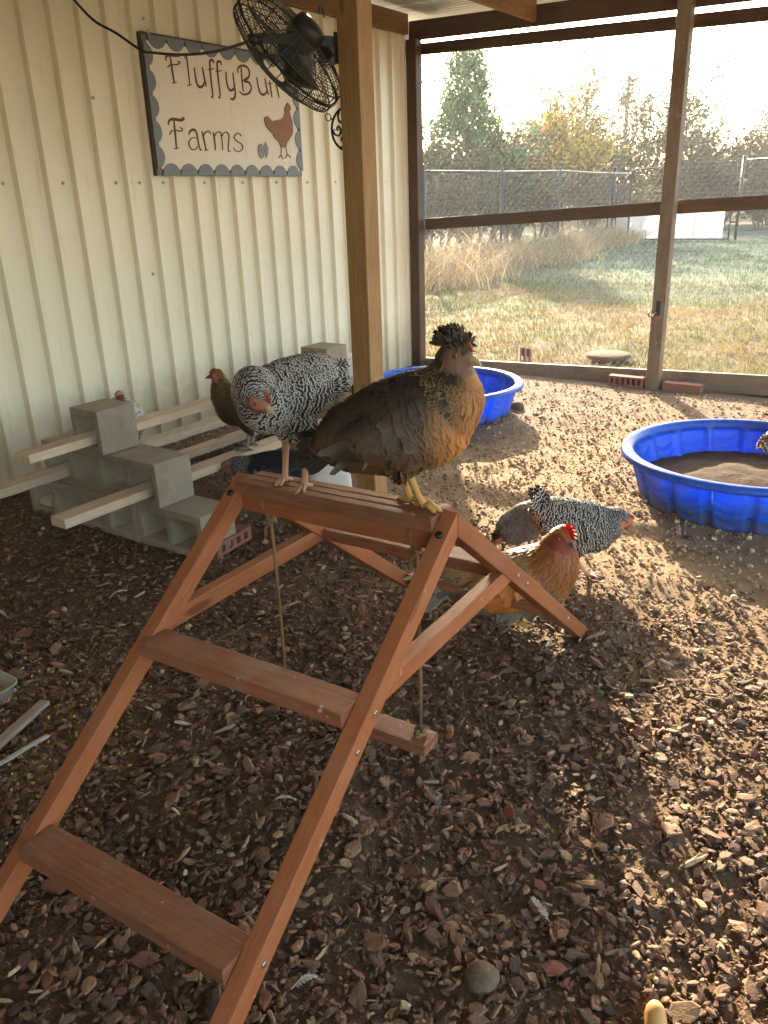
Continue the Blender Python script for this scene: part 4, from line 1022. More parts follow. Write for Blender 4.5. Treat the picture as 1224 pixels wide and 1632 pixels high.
STROKES = {
 'F': [[(-0.529, 0.228), (-0.529, 0.246), (-0.501, 0.258), (-0.461, 0.259), (-0.427, 0.265), (-0.426, 0.273)], [(-0.497, 0.256), (-0.494, 0.186), (-0.489, 0.124)], [(-0.526, 0.195), (-0.508, 0.209), (-0.476, 0.214), (-0.445, 0.219), (-0.432, 0.232), (-0.449, 0.234)], [(-0.504, 0.121), (-0.473, 0.128)]],
 'l': [[(-0.394, 0.253), (-0.378, 0.268), (-0.376, 0.192), (-0.375, 0.12)], [(-0.393, 0.117), (-0.362, 0.125)]],
 'u': [[(-0.325, 0.214), (-0.323, 0.166), (-0.315, 0.128), (-0.295, 0.118), (-0.27, 0.127), (-0.253, 0.154)], [(-0.262, 0.223), (-0.254, 0.166), (-0.245, 0.124)]],
 'f': [[(-0.165, 0.252), (-0.17, 0.265), (-0.189, 0.264), (-0.2, 0.245), (-0.202, 0.16), (-0.2, 0.083), (-0.214, 0.071)], [(-0.222, 0.212), (-0.168, 0.223)]],
 'ff': [[(-0.106, 0.247), (-0.11, 0.263), (-0.13, 0.263), (-0.141, 0.244), (-0.142, 0.16), (-0.139, 0.088), (-0.155, 0.071)], [(-0.16, 0.208), (-0.107, 0.219)]],
 'y': [[(-0.073, 0.217), (-0.075, 0.171), (-0.065, 0.13), (-0.043, 0.119), (-0.018, 0.132), (-0.006, 0.157)], [(-0.015, 0.217), (-0.012, 0.154), (-0.011, 0.097), (-0.032, 0.073), (-0.057, 0.076)]],
 'B': [[(0.06, 0.252), (0.059, 0.182), (0.061, 0.12)], [(0.028, 0.217), (0.03, 0.242), (0.061, 0.26), (0.11, 0.259), (0.129, 0.234), (0.117, 0.203), (0.075, 0.181), (0.119, 0.175), (0.135, 0.147), (0.111, 0.117), (0.059, 0.106), (0.027, 0.12)]],
 'u2': [[(0.193, 0.21), (0.198, 0.165), (0.21, 0.13), (0.237, 0.117), (0.267, 0.129), (0.281, 0.152)], [(0.266, 0.211), (0.276, 0.154), (0.29, 0.119)]],
 't': [[(0.307, 0.203), (0.314, 0.151), (0.32, 0.107)], [(0.285, 0.18), (0.336, 0.189)]],
 't2': [[(0.37, 0.199), (0.378, 0.15), (0.387, 0.109)], [(0.35, 0.176), (0.402, 0.185)]],
 'F2': [[(-0.567, -0.093), (-0.561, -0.073), (-0.534, -0.061), (-0.498, -0.062), (-0.468, -0.063), (-0.445, -0.054), (-0.463, -0.052)], [(-0.523, -0.065), (-0.524, -0.134), (-0.527, -0.211)], [(-0.568, -0.142), (-0.551, -0.123), (-0.515, -0.118), (-0.48, -0.12), (-0.469, -0.107), (-0.487, -0.101)], [(-0.546, -0.213), (-0.51, -0.208)]],
 'a': [[(-0.421, -0.137), (-0.41, -0.117), (-0.378, -0.108), (-0.36, -0.124), (-0.354, -0.176), (-0.346, -0.21), (-0.335, -0.211)], [(-0.361, -0.152), (-0.401, -0.153), (-0.429, -0.177), (-0.42, -0.208), (-0.389, -0.213), (-0.356, -0.193)]],
 'r': [[(-0.317, -0.113), (-0.306, -0.164), (-0.299, -0.213)], [(-0.31, -0.142), (-0.292, -0.12), (-0.262, -0.111), (-0.25, -0.126)], [(-0.313, -0.216), (-0.284, -0.212)]],
 'm': [[(-0.225, -0.114), (-0.221, -0.167), (-0.223, -0.213)], [(-0.22, -0.139), (-0.202, -0.117), (-0.175, -0.112), (-0.162, -0.133), (-0.163, -0.211)], [(-0.16, -0.136), (-0.14, -0.116), (-0.112, -0.111), (-0.1, -0.136), (-0.117, -0.209), (-0.097, -0.215)]],
 's': [[(0.008, -0.127), (-0.007, -0.113), (-0.034, -0.116), (-0.055, -0.138), (-0.029, -0.158), (0.005, -0.173), (0.009, -0.198), (-0.023, -0.215), (-0.054, -0.21), (-0.068, -0.194)]],
}
HEN2D = [(0.464, 0.088), (0.488, 0.069), (0.492, 0.052), (0.479, 0.039), (0.482, 0.015), (0.499, -0.021), (0.499, -0.075), (0.485, -0.107), (0.455, -0.132), (0.432, -0.151), (0.419, -0.18), (0.368, -0.181), (0.352, -0.148), (0.315, -0.125), (0.298, -0.102), (0.271, -0.085), (0.244, -0.066), (0.23, -0.04), (0.23, -0.011), (0.262, -0.002), (0.28, -0.014), (0.301, -0.03), (0.337, -0.023), (0.388, -0.014), (0.415, -0.001), (0.433, 0.03), (0.427, 0.048), (0.443, 0.067)]
HLEG = [[(0.374, -0.179), (0.365, -0.227), (0.341, -0.241)], [(0.365, -0.227), (0.384, -0.25)], [(0.417, -0.178), (0.427, -0.219), (0.462, -0.238)], [(0.427, -0.219), (0.407, -0.246)]]

LEAF = [(0.224, -0.152), (0.245, -0.187), (0.238, -0.223), (0.215, -0.25), (0.216, -0.218), (0.201, -0.182)]

for k, (nm, ss) in enumerate(STROKES.items()):
    mb = MB()
    for s in ss:
        pts = smooth_pts([(.0208, a, b) for a, b in s], 5); m = len(pts)
        mb.tube(pts, [.0052+.0022*math.sin(math.pi*i/(m-1)) for i in range(m)], 6, flat=.5)
    o = mb.build('letter', M['letters'], sign)
mb = MB(); mb.prism(HEN2D, (.0202, 0, 0), (0, 1, 0), (0, 0, 1), (1, 0, 0), .006); cut = mb.build('hen_cutout', M['hen_cut'], sign)
mb = MB()
for s in HLEG: mb.tube([(.022, a, b) for a, b in s], .004, 5, flat=.6)
mb.build('cutout_leg', M['letters'], cut)
mb = MB(); mb.prism([(.177+.036*math.cos(t)*.8-.018*math.sin(t)*.4, -.208+.042*math.sin(t)+.012*math.cos(t)) for t in [k*.393 for k in range(16)]], (.0202, 0, 0), (0, 1, 0), (0, 0, 1), (1, 0, 0), .005); mb.build('egg', M['blueegg'], sign)
mb = MB(); mb.prism(LEAF, (.0203, 0, 0), (0, 1, 0), (0, 0, 1), (1, 0, 0), .005); mb.build('egg', M['blueegg'], sign)
for a, b in ((SX0+.05, SZ1-.0), (SX1-.05, SZ1-.0)):
    mb = MB(); mb.ring((.02, a, b+.012), (1, 0, 0), .009, .003, 14, 5); mb.build('hanger', M['bolt'], sign)
for a, b in ((-.5, .3), (-.2, .3), (-.62, -.02), (-.6, .1), (.1, -.29), (.4, -.27), (-.3, .09), (0, .05), (-.05, -.16), (.53, -.1)):
    o = link('nail', bolt_me, None, sign); o.location = (.0205, a, b); o.rotation_euler = (0, math.pi/2, 0); o.scale = (.55, .55, .5)

# ================================================================== GROUND COVER
def chips(n, name, label, xs, ys, dens, size, cols, thick, flat, mat, k=6, zoff=0., up_=.5):
    x = rng.uniform(*xs, n); y = ys[0]+(ys[1]-ys[0])*rng.random(n)**1.25
    s, t = to_st(x, y); keep = (t > .06) & (s < -.2) & (rng.random(n) < dens(x, y)); x, y = x[keep], y[keep]; n = len(x)
    L = size*np.exp(np.clip(rng.normal(0, .45, n), -1, 1.0)); Wd = L*rng.uniform(*flat, n); T = thick*(.5+rng.random(n))*np.minimum(L/size, 1.6)
    yaw = rng.random(n)*6.283; tx = rng.normal(0, up_, n); ty = rng.normal(0, up_, n)
    ang = (np.arange(k)[None, :]+rng.uniform(-.32, .32, (n, k)))*2*np.pi/k; rr = rng.uniform(.7, 1.08, (n, k))
    px = np.cos(ang)*rr*L[:, None]*.5; py = np.sin(ang)*rr*Wd[:, None]*.5
    bot = np.stack([px*1.04, py*1.04, np.zeros_like(px)-T[:, None]*.5], 2); top = np.stack([px*.93, py*.93, T[:, None]*(.5+rng.uniform(-.35, .35, (n, k)))], 2)
    ctr = np.stack([np.zeros(n), np.zeros(n), T*.7], 1)[:, None, :]
    V = np.concatenate([bot, top, ctr], 1)
    def rot(V, a, i, j):
        c, s_ = np.cos(a)[:, None], np.sin(a)[:, None]; A, B_ = V[:, :, i].copy(), V[:, :, j].copy(); V[:, :, i] = c*A-s_*B_; V[:, :, j] = s_*A+c*B_
    rot(V, tx, 1, 2); rot(V, ty, 0, 2); rot(V, yaw, 0, 1)
    z = floor_h(x, y)*np.clip((-to_st(x, y)[0]-.05)/.5, .1, 1)+zoff+T*.3+rng.random(n)*.012*(L > size*.7)+np.abs(np.sin(tx))*Wd*.25
    V += np.stack([x, y, z], 1)[:, None, :]
    m = 2*k+1; base = (np.arange(n)*m)[:, None]
    F = []
    for i in range(k):
        j = (i+1) % k; F += [base+np.array([i, j, k+j]), base+np.array([i, k+j, k+i]), base+np.array([k+i, k+j, 2*k])]
    c = np.array(cols)[rng.integers(0, len(cols), n)]*(.6+.72*rng.random((n, 1)))
    tag(link(name, np_mesh(name, V.reshape(-1, 3), np.concatenate(F), mat, np.clip(np.repeat(c, m, 0), 0, 1))), label, 'mulch' if 'mulch' in name else 'litter', kind='stuff')
BK = [(.13, .07, .04), (.18, .095, .053), (.09, .055, .036), (.24, .13, .075), (.16, .085, .05), (.28, .165, .095), (.2, .08, .045), (.12, .07, .043), (.32, .2, .11), (.2, .105, .056)]
nearw = lambda x, y: np.clip(mulch_w(x, y)*1.35, 0, 1)
chips(2300, 'bark_flakes', 'larger flat bark flakes lying on the near mulch', (-1.7, 1.2), (.72, 2.6), lambda x, y: nearw(x, y)**1.5*(np.abs(x) < .45+.62*y), .027, BK, .0036, (.4, .85), M['chips'], 7, .003, .25)
chips(34000, 'bark_mulch', 'dark red brown bark mulch covering the near floor', (-2.0, 1.3), (.72, 3.4), lambda x, y: nearw(x, y)**1.4*np.clip(1.35-.22*y, .3, 1)*(np.abs(x) < .45+.62*y), .0185, BK, .0028, (.28, .68), M['chips'], 6, 0., .30)
chips(34000, 'fine_mulch', 'fine crumbled bark between the larger chips', (-2.2, 1.5), (.72, 4.2), lambda x, y: nearw(x, y)*(np.abs(x) < .5+.62*y), .008, BK+[(.28, .19, .11)], .0024, (.35, .85), M['chips'], 5, 0., .3)
chips(13000, 'mulch_far', 'small bark litter on the darker floor by the blocks and posts', (-2.3, 3.2), (3.0, 7.), lambda x, y: np.clip(.02+1.1*mulch_w(x, y)+.15*(y > 4.6), 0, 1)*(np.abs(x) < .5+.62*y), .015, BK+[(.42, .32, .21), (.3, .24, .17)], .0045, (.4, .9), M['chips'], 5, 0., .26)
SO = [(.42, .3, .185), (.5, .37, .235), (.33, .23, .14), (.56, .43, .29), (.38, .28, .18)]
chips(40000, 'soil_crumbs', 'loose crumbs of sandy soil over the sunlit floor', (-1.6, 3.4), (.9, 6.6), lambda x, y: np.clip(1.06-mulch_w(x, y)*1.02, .03, 1)*(np.abs(x) < .5+.62*y)*np.clip(1.0-(y-4.2)*.4, .35, 1), .0105, SO, .0055, (.6, 1.), M['crumb'], 5, -.001, .3)
chips(1300, 'wood_splinters', 'pale wood splinters and straw scattered through the mulch', (-1.9, 1.6), (.75, 4.), lambda x, y: np.clip(.35+.4*mulch_w(x, y), 0, 1), .034, [(.36, .24, .14), (.42, .29, .17), (.3, .18, .1), (.5, .38, .25)], .003, (.1, .22), M['chips'], 6, .004, .25)
chips(9500, 'feed_crumbs', 'yellow feed crumbs spilled around the plastic tray', (-1.7, -.45), (1.3, 2.5), lambda x, y: np.clip(1.15-np.hypot((x+1.05)*1.3, y-1.85)/.5, 0, 1)*rng.uniform(.3, 1, np.shape(x)), .0055, [(.5, .33, .12), (.6, .43, .18), (.4, .25, .09), (.3, .19, .09)], .003, (.5, 1.), M['crumb'], 5, .003, .4)

ty_ = thing('plastic_tray', 'cloudy plastic feed tray cut by the left edge', 'tray', (-1.098, 2.076, .002), math.atan2(.057, -.084))
def rrect(x0, x1, y0, y1, r_, n=5):
    out = []
    for cx, cy, a0 in ((x1-r_, y1-r_, 0), (x0+r_, y1-r_, 90), (x0+r_, y0+r_, 180), (x1-r_, y0+r_, 270)):
        for k in range(n+1): a = R(a0+90*k/n); out.append((cx+r_*math.cos(a), cy+r_*math.sin(a)))
    return out
rings = []
for x0, x1, y0, y1, z, r_ in ((.012, .33, .012, .25, .0, .03), (.0, .34, .0, .262, .052, .035), (-.006, .346, -.006, .268, .054, .038), (-.006, .346, -.006, .268, .05, .038), (.002, .338, .002, .26, .051, .034), (.016, .326, .016, .246, .004, .028)):
    rings.append([(a, b, z) for a, b in rrect(x0, x1, y0, y1, r_)])
mb = MB(); n = len(rings[0]); vs = [p for r_ in rings for p in r_]; fs = []
for i in range(len(rings)-1):
    for k in range(n): fs.append((i*n+k, i*n+(k+1) % n, (i+1)*n+(k+1) % n, (i+1)*n+k))
fs.append(tuple(range(n))[::-1]); fs.append(tuple((len(rings)-1)*n+k for k in range(n))); mb.add(vs, fs, None, True)
o = mb.build('tub', M['clear'], ty_)
mb = MB(); mb.prism(rrect(.02, .32, .02, .24, .03), (0, 0, .006), (1, 0, 0), (0, 1, 0), (0, 0, 1), .016); fd = mb.build('feed_layer', M['feed'], None); fd.location = ty_.location; fd.rotation_euler = ty_.rotation_euler; tag(fd, 'yellow feed crumble lying in the plastic tray', 'feed', kind='stuff')
st_ = thing('wood_stick', 'flat grey brown stick lying beside the plastic tray', 'stick', (-1.008, 2.021, .017)); mb = MB(); mb.beam((0, 0, 0), (-.09, -.34, .004), .032, .014); mb.build('stick', M['drift'], st_, .003)
sp_ = thing('plastic_strip', 'curved white plastic edging strip on the mulch at the left edge', 'strip', (-.934, 1.839, .022)); mb = MB(); mb.tube(smooth_pts([(0, .012, 0), (-.03, -.04, .006), (-.075, -.11, .008), (-.14, -.17, .006), (-.22, -.2, .004)]), [.003]+[.010]*23+[.008], 8, flat=.4); mb.build('strip', M['clear'], sp_)
def rock(loc, r_, label, mat, seed, name='stone', cat='stone'):
    rd = random.Random(seed); mb = MB(); mb.ball((0, 0, 0), r_, 14, 10, (1, .9, .7)); V = []
    for v in mb.v:
        q = Vector(v); f = 1+.12*math.sin(q.x/r_*2+seed)+.09*math.sin(q.y/r_*2.6+seed*2)+.07*math.sin(q.z/r_*3+q.x/r_*2)+rd.gauss(0, .012); V.append(tuple(q*f))
    mb.v = V; o = mb.build(name, mat); o.location = loc; return tag(o, label, cat)
rock((.152, 1.075, .012), .034, 'rounded dirt covered stone near the bottom edge', M['stone'], 3)
rock((.60, 1.98, .006), .014, 'small pale pebble by the foot of the perch', M['stone'], 7)
rock((.92, 5.35, .02), .05, 'grey stone beside the far wading pool', M['stone'], 8)
rock((1.02, 5.15, .0), .035, 'flat pale stone in front of the far wading pool', M['stone'], 9)
gd = thing('gourd', 'smooth tan rounded tip rising at the bottom edge', 'gourd', (.436, .985, -.02))
mb = MB(); mb.tube([(-.012, -.06, .0), (-.008, -.045, .012), (.0, -.01, .035), (.002, .004, .047), (.003, .011, .054), (.003, .0145, .0575), (.003, .017, .0595), (.003, .018, .0602)], [.014, .019, .019, .0178, .0145, .0105, .006, .0008], 16); mb.build('rind', M['tan'], gd)

# a few loose feathers on the mulch
def loose_feather(loc, rz, L, wd, col, label):
    mb = MB(); curve = lambda f: Vector((f*L, .14*L*math.sin(f*2.2), .006+.012*math.sin(f*2.6)))
    mb.tube([curve(f/8) for f in range(9)], [.0009*(1-f/10) for f in range(9)], 4)
    for k in range(46):
        f = .12+.86*k/46; p = curve(f)
        for sg in (-1, 1):
            fl = 1 if f > .35 else 1.25; w = wd*fl*(.45+.7*math.sin(math.pi*min(1, f*.85+.15)))*random.uniform(.7, 1.1); a = random.gauss(.75, .22)
            q = p+Vector((math.cos(a)*w, sg*math.sin(a)*w, random.uniform(-.002, .006)*fl)); m = p.lerp(q, .5)+Vector((0, 0, .0015)); t = Vector((.0011, 0, 0))
            mb.add([p-t, p+t, m+t*.8, m-t*.8, q], [(0, 1, 2, 3), (3, 2, 4)])
    o = mb.build('feather', col); o.location = (*loc, float(floor_h(np.array([loc[0]]), np.array([loc[1]]))[0])+.008); o.rotation_euler = (0, 0, rz); tag(o, label, 'feather')
FW = simple('white_down', (.62, .58, .52), .8, .2, 0, .15, 40., 0, .3); FG = simple('grey_down', (.3, .28, .25), .8, .2, 0, .3, 60., 0, .3)
loose_feather((-1.03, 2.70), .5, .07, .009, FW, 'white curled feather on the mulch left of the perch')
loose_feather((-1.12, 2.47), 2.4, .07, .012, FG, 'grey downy feather on dark mulch at the far left')
loose_feather((-.29, 1.56), -.3, .06, .006, FW, 'thin white feather on the mulch below the upper rung')
loose_feather((.30, 1.2), 1.9, .06, .010, FW, 'fluffy pale feather near the bottom right')
loose_feather((-.62, 1.33), .9, .055, .011, FG, 'grey feather between the ladder legs at the left')
loose_feather((-.20, 1.07), .2, .05, .009, FW, 'white tipped feather near the bottom of the ladder')
loose_feather((.1, 1.5), 1.2, .055, .009, FG, 'grey feather lying right of the ladder leg')
#HENS
# ================================================================== CHICKENS
def lerp3(a, b, t): return tuple(x+(y-x)*t for x, y in zip(a, b))
def clamp01(x): return max(0., min(1., x))
class Bird:
    def __init__(self, name, label, loc, rotz, chain, style, nfeat, head_dir, legs, wing=None, thigh=True, scale=1., legmat='yleg', beakmat='beak', face=(.45, .12, .08),
                 comb=.008, wattle=.008, crest=0, tail=None, seed=1, voxel=.0065, category='hen', toes=None, nb=4, wy=.86, head_tilt=0., beak=.027, duty=0., lr=1.15, fs=1.):
        self.rg = random.Random(seed); rg = self.rg; self.duty = duty; self.lr = lr; self.fs = fs
        self.root = thing(name, label, category, loc, rotz); self.root.scale = (scale,)*3
        C_ = [Vector(c[:3]) for c in chain]; Rr = [c[3] for c in chain]; self.C, self.R, self.nb = C_, Rr, nb
        f = Vector(head_dir).normalized(); r_ = f.cross(Vector((0, 0, 1))).normalized(); u = r_.cross(f)
        hc, hr = C_[-1], Rr[-1]; self.hc, self.hr, self.f, self.u, self.r = hc, hr, f, u, r_
        # --- one continuous body surface
        mb = MB()
        n = len(C_)
        for i in range(n-1):
            for k in range(5):
                t = k/5; t2 = t*t*(3-2*t) if i in (0, n-2) else t
                p = C_[i].lerp(C_[i+1], t); rr = Rr[i]+(Rr[i+1]-Rr[i])*t2; yy = wy if i < nb else .95
                mb.ball(p, rr, 14, 9, (1, yy, 1))
        mb.ball(hc, hr, 14, 9, (1, .88, .95)); mb.ball(hc+f*hr*.55-u*hr*.12, hr*.66, 12, 8)
        for (p, rad, sc) in (wing or []):
            for sgn in (-1, 1): mb.ball((p[0], p[1]*sgn, p[2]), rad, 14, 9, sc)
        for lg in legs:
            h, k_ = Vector(lg['hip']), Vector(lg['hock'])
            if thigh:
                for q in range(7): t = q/6; mb.ball(h.lerp(k_, t), .042*(1-t)+.0105*t, 10, 7)
        tmp = mb.build('tmp_body'); rm = tmp.modifiers.new('r', 'REMESH'); rm.mode = 'VOXEL'; rm.voxel_size = voxel; rm.use_smooth_shade = True
        smo = tmp.modifiers.new('s', 'SMOOTH'); smo.factor = .5; smo.iterations = 7
        dg = bpy.context.evaluated_depsgraph_get(); me = bpy.data.meshes.new_from_object(tmp.evaluated_get(dg)); bpy.data.objects.remove(tmp)
        me.name = 'body'; nv = len(me.vertices); co = np.empty(nv*3, np.float32); me.vertices.foreach_get('co', co); co = co.reshape(-1, 3)
        bvh = BVHTree.FromPolygons([tuple(v) for v in co], [tuple(p.vertices) for p in me.polygons]); self.bvh = bvh
        # --- feather sampling
        self.buf = dict(v=[], uv=[], c1=[], c2=[], pat=[]); self.cnt = 0
        me.calc_loop_triangles(); nt = len(me.loop_triangles); tri = np.empty(nt*3, np.int32); me.loop_triangles.foreach_get('vertices', tri); tri = tri.reshape(-1, 3)
        A, B_, Cc = co[tri[:, 0]], co[tri[:, 1]], co[tri[:, 2]]; ar = np.linalg.norm(np.cross(B_-A, Cc-A), axis=1); nrm = np.cross(B_-A, Cc-A); nrm /= np.linalg.norm(nrm, axis=1, keepdims=True)+1e-12
        ng = np.random.default_rng(seed)
        # denser towards the head, where feathers are small
        cen = (A+B_+Cc)/3; cc = np.array([tuple(c) for c in C_]); 
        dn = np.linalg.norm(cen[:, None]-cc[None, nb:], axis=2).min(1); wgt = ar*np.where(dn < .06, 2.6, 1.)
        pick = ng.choice(nt, nfeat, p=wgt/wgt.sum()); b1, b2 = ng.random(nfeat), ng.random(nfeat); fl = b1+b2 > 1; b1[fl] = 1-b1[fl]; b2[fl] = 1-b2[fl]
        P = A[pick]+(B_[pick]-A[pick])*b1[:, None]+(Cc[pick]-A[pick])*b2[:, None]; Nn = nrm[pick]
        basecol = np.zeros((nv, 3), np.float32)
        for i in range(nfeat):
            p, nn = Vector(P[i]), Vector(Nn[i]); idx, tan = self.param(p)
            if self.is_face(p): continue
            st_ = style(idx, p, nn, self)
            if st_ is None: continue
            d = -tan; g = .25+.45*max(0, nn.x)*(idx < nb)+.5*max(0, -nn.z)*(idx < nb-1.5)
            if 'flow' in st_: d = Vector(st_['flow'])
            d = d+Vector((0, 0, -g))*.6+Vector((rg.gauss(0, .06), rg.gauss(0, .06), rg.gauss(0, .06))); d = d-nn*d.dot(nn)
            if d.length < 1e-3: continue
            d.normalize(); j = .8+.4*rg.random()
            self.feather(p, d, nn, st_['L']*j, st_['w']*(.85+.3*rg.random()), st_, st_.get('lift', 1.), curve=True)
        for i in range(nv):
            p = Vector(co[i])
            if self.is_face(p): basecol[i] = face
            else:
                idx, tan = self.param(p); st_ = style(idx, p, (p-self.near(p)).normalized(), self); basecol[i] = st_['c1'] if st_ else face
        a = me.color_attributes.new('col', 'FLOAT_COLOR', 'POINT'); a.data.foreach_set('color', np.concatenate([basecol, np.ones((nv, 1), np.float32)], 1).ravel())
        me.materials.clear(); me.materials.append(M['skin']); me.polygons.foreach_set('use_smooth', [True]*len(me.polygons))
        link('body', me, None, self.root)
        if crest: self.make_crest(crest, style)
        tag(self.flush('plumage'), kind='stuff')
        # --- folded wings: rows of coverts and long flight feathers
        self.wings(style, wing)
        # --- tail
        if tail: self.make_tail(tail, style)
        # --- head
        self.combmat = 'comb' if category == 'rooster' else 'palecomb'; self.make_head(comb, wattle, beakmat, beak)
        for i, lg in enumerate(legs): self.make_leg(lg, legmat)
    def param(self, p):
        best = 9; out = (0, Vector((1, 0, 0)))
        for i in range(len(self.C)-1):
            a, b = self.C[i], self.C[i+1]; ab = b-a; t = clamp01((p-a).dot(ab)/ab.length_squared); q = a+ab*t; rr = self.R[i]+(self.R[i+1]-self.R[i])*t
            d = (p-q).length-rr
            if d < best: best = d; out = (i+t, ab.normalized())
        return out
    def near(self, p):
        i, _ = self.param(p); k = min(int(i), len(self.C)-2); return self.C[k].lerp(self.C[k+1], i-k)
    def is_face(self, p):
        d = p-self.hc
        if d.length > self.hr*1.75: return False
        a, b, c = d.dot(self.f)/self.hr, abs(d.dot(self.r))/self.hr, d.dot(self.u)/self.hr
        return a > -.35 and c < .58 and c > -.95 and (b > .42 or a > .75) or a > 1.0
    def feather(self, p, d, nn, L, w, st_, lift=1., curve=True, bend=0.):
        sd = d.cross(nn).normalized(); B = self.buf; rows = ((0, .5), (.4, 1.), (.74, .92), (.93, .55), (1., .16)) if not st_.get('point') else ((0, .6), (.35, 1.), (.65, .72), (.88, .34), (1., .04))
        for v, hw in rows:
            for uu in (-1, 0, 1):
                q = p+d*(L*v)+sd*(uu*w*hw)
                if curve:
                    loc, no, ix, ds = self.bvh.find_nearest(q)
                    off = .0006+.0055*lift*v*v*(L/.03)**.5+(.0012 if uu == 0 else 0)
                    if ds < .3*L: q = loc+no*off
                    else: q = q+nn*off*.5
                else: q = q+nn*(bend*L*v*v+(.0018 if uu == 0 else 0))
                B['v'].append(tuple(q)); B['uv'].append((uu*.5+.5, v)); B['c1'].append(st_['c1']); B['c2'].append(st_['c2']); B['pat'].append(st_['pat'])
        self.cnt += 1
    def flush(self, name):
        n = self.cnt; B = self.buf; base = np.arange(n)[:, None]*15; F = []
        for r_ in range(4):
            for c in range(2): F.append(base+np.array([r_*3+c, r_*3+c+1, r_*3+c+4, r_*3+c+3]))
        me = np_mesh(name, np.array(B['v']), np.concatenate(F), M['feather'], None, True, np.array(B['uv']), {k: np.clip(np.array(B[k]), 0, 1) for k in ('c1', 'c2', 'pat')})
        self.buf = dict(v=[], uv=[], c1=[], c2=[], pat=[]); self.cnt = 0
        return link(name, me, None, self.root)
    def wings(self, style, wing):
        rg = self.rg; C_ = self.C
        a, b = C_[3], C_[1]; ax = (b-a)
        for sgn in (-1, 1):
            sw_ = getattr(self, 'wing_style', None)
            for row, (n, L, w, z0, z1, f0, f1) in enumerate(((7, .115, .0125, -.035, .012, .45, .95), (9, .075, .014, -.048, .005, .2, .72), (10, .05, .0135, -.052, .03, .02, .5), (9, .036, .013, -.03, .045, -.05, .35))):
                for k in range(n):
                    t = (k+.5)/n; c = a+ax*(f0+(f1-f0)*(.55*t+.2*(1-t))); q = c+Vector((0, sgn*.2, z0+(z1-z0)*t))
                    hit = self.bvh.ray_cast(q, Vector((0, -sgn, 0)))
                    if hit[0] is None: continue
                    p, nn = hit[0], hit[1]; idx, tan = self.param(p); st_ = style(idx, p, nn, self, part='wing', row=row, t=t)
                    if st_ is None: continue
                    d = ax.normalized()+Vector((0, 0, -.03-.10*(1-t))); d = d-nn*d.dot(nn); d.normalize()
                    st_ = dict(st_); self.feather(p+nn*(.004+.0012*row), d, nn, L*(.9+.2*rg.random()), w*.85, st_, 1.1+.12*(3-row))
            # lift the wing rows clear of the body plumage
            self.buf['v'] = [tuple(Vector(v)+Vector((0, sgn*.004, .0))) for v in self.buf['v']]
            if self.cnt: self.flush('wing')
    def make_tail(self, tl, style):
        rg = self.rg; b = Vector(tl['base']); d0 = Vector(tl['dir']).normalized(); n = tl['n']; L = tl['L']; w = tl['w']; sp = tl.get('spread', .5); vs = tl.get('vspread', .5)
        sd = Vector((0, 1, 0)); upv = sd.cross(d0)*-1
        if upv.z < 0: upv = -upv
        for k in range(n):
            a = (k/(n-1)*2-1) if n > 1 else 0; s = 1 if k % 2 else -1
            h = 1-abs(a)*1.0; d = (d0+sd*(a*sp)+upv*(vs*(h-.5))).normalized(); nn = (sd*(1 if a >= 0 else -1)*.8+upv*.6); nn = (nn-d*nn.dot(d)).normalized()
            st_ = style(0., b, upv, self, part='tail', t=abs(a))
            self.feather(b+sd*(a*.02)+upv*(h*.02-.01), d, nn, L*(.8+.3*rg.random()), w, st_, curve=False, bend=tl.get('bend', -.12)*(1+.5*rg.random()))
        for k in range(n):      # softer coverts over the root of the tail
            a = rg.uniform(-1, 1); d = (d0+sd*(a*sp)+upv*rg.uniform(-.4, .5)).normalized(); nn = (upv*rg.uniform(-1, 1)+sd*(1 if a > 0 else -1)); nn = (nn-d*nn.dot(d)).normalized()
            st_ = style(.1, b, upv, self, part='tailcov', t=abs(a)); self.feather(b+sd*a*.022+upv*rg.uniform(-.02, .02)-d0*.012, d, nn, L*.55, w*1.05, st_, curve=False, bend=-.1)
        self.flush('tail')
    def make_crest(self, cr, style):
        rg = self.rg; f, u, r_ = self.f, self.u, self.r; hr = self.hr; ctr = self.hc+u*hr*.50-f*hr*.28
        for k in range(cr['n']):
            a = rg.random()*6.283; e = rg.random()**.7
            o = (f*math.cos(a)+r_*math.sin(a)*.9); base = ctr+o*hr*.72*e+u*hr*.35*(1-e)
            d = (u*(1.2-.55*e)+o*e*.55-f*.45+Vector((rg.gauss(0, .34), rg.gauss(0, .34), rg.gauss(0, .3)))).normalized()
            nn = u*.5+o; nn = (nn-d*nn.dot(d)+Vector((rg.gauss(0, .2),)*3)).normalized(); nn = (nn-d*nn.dot(d)).normalized()
            st_ = style(len(self.C)-1., self.hc, u, self, part='crest', t=e)
            self.feather(base, d, nn, cr['L']*(.55+.6*rg.random()), cr['w']*(.7+.7*rg.random()), st_, curve=False, bend=-.55*rg.random()-.15*rg.random())
    def make_head(self, comb, wattle, beakmat, BL):
        hc, hr, f, u, r_ = self.hc, self.hr, self.f, self.u, self.r
        b = hc+f*hr*1.02-u*hr*.12
        mb = MB(); pts = [b-f*.008, b+f*BL*.25+u*.0005, b+f*BL*.6-u*.0022, b+f*BL*.9-u*.0075, b+f*BL*.98-u*.0115]
        mb.tube(pts, [.0098, .0085, .0058, .0028, .0004], 10, flat=.9); bk_ = mb.build('beak', M[beakmat], self.root)
        mb = MB(); mb.tube([b-f*.006-u*.0065, b+f*BL*.3-u*.0072, b+f*BL*.66-u*.0085], [.0075, .0058, .0008], 8, flat=.6); mb.build('lower_bill', M[beakmat], bk_)
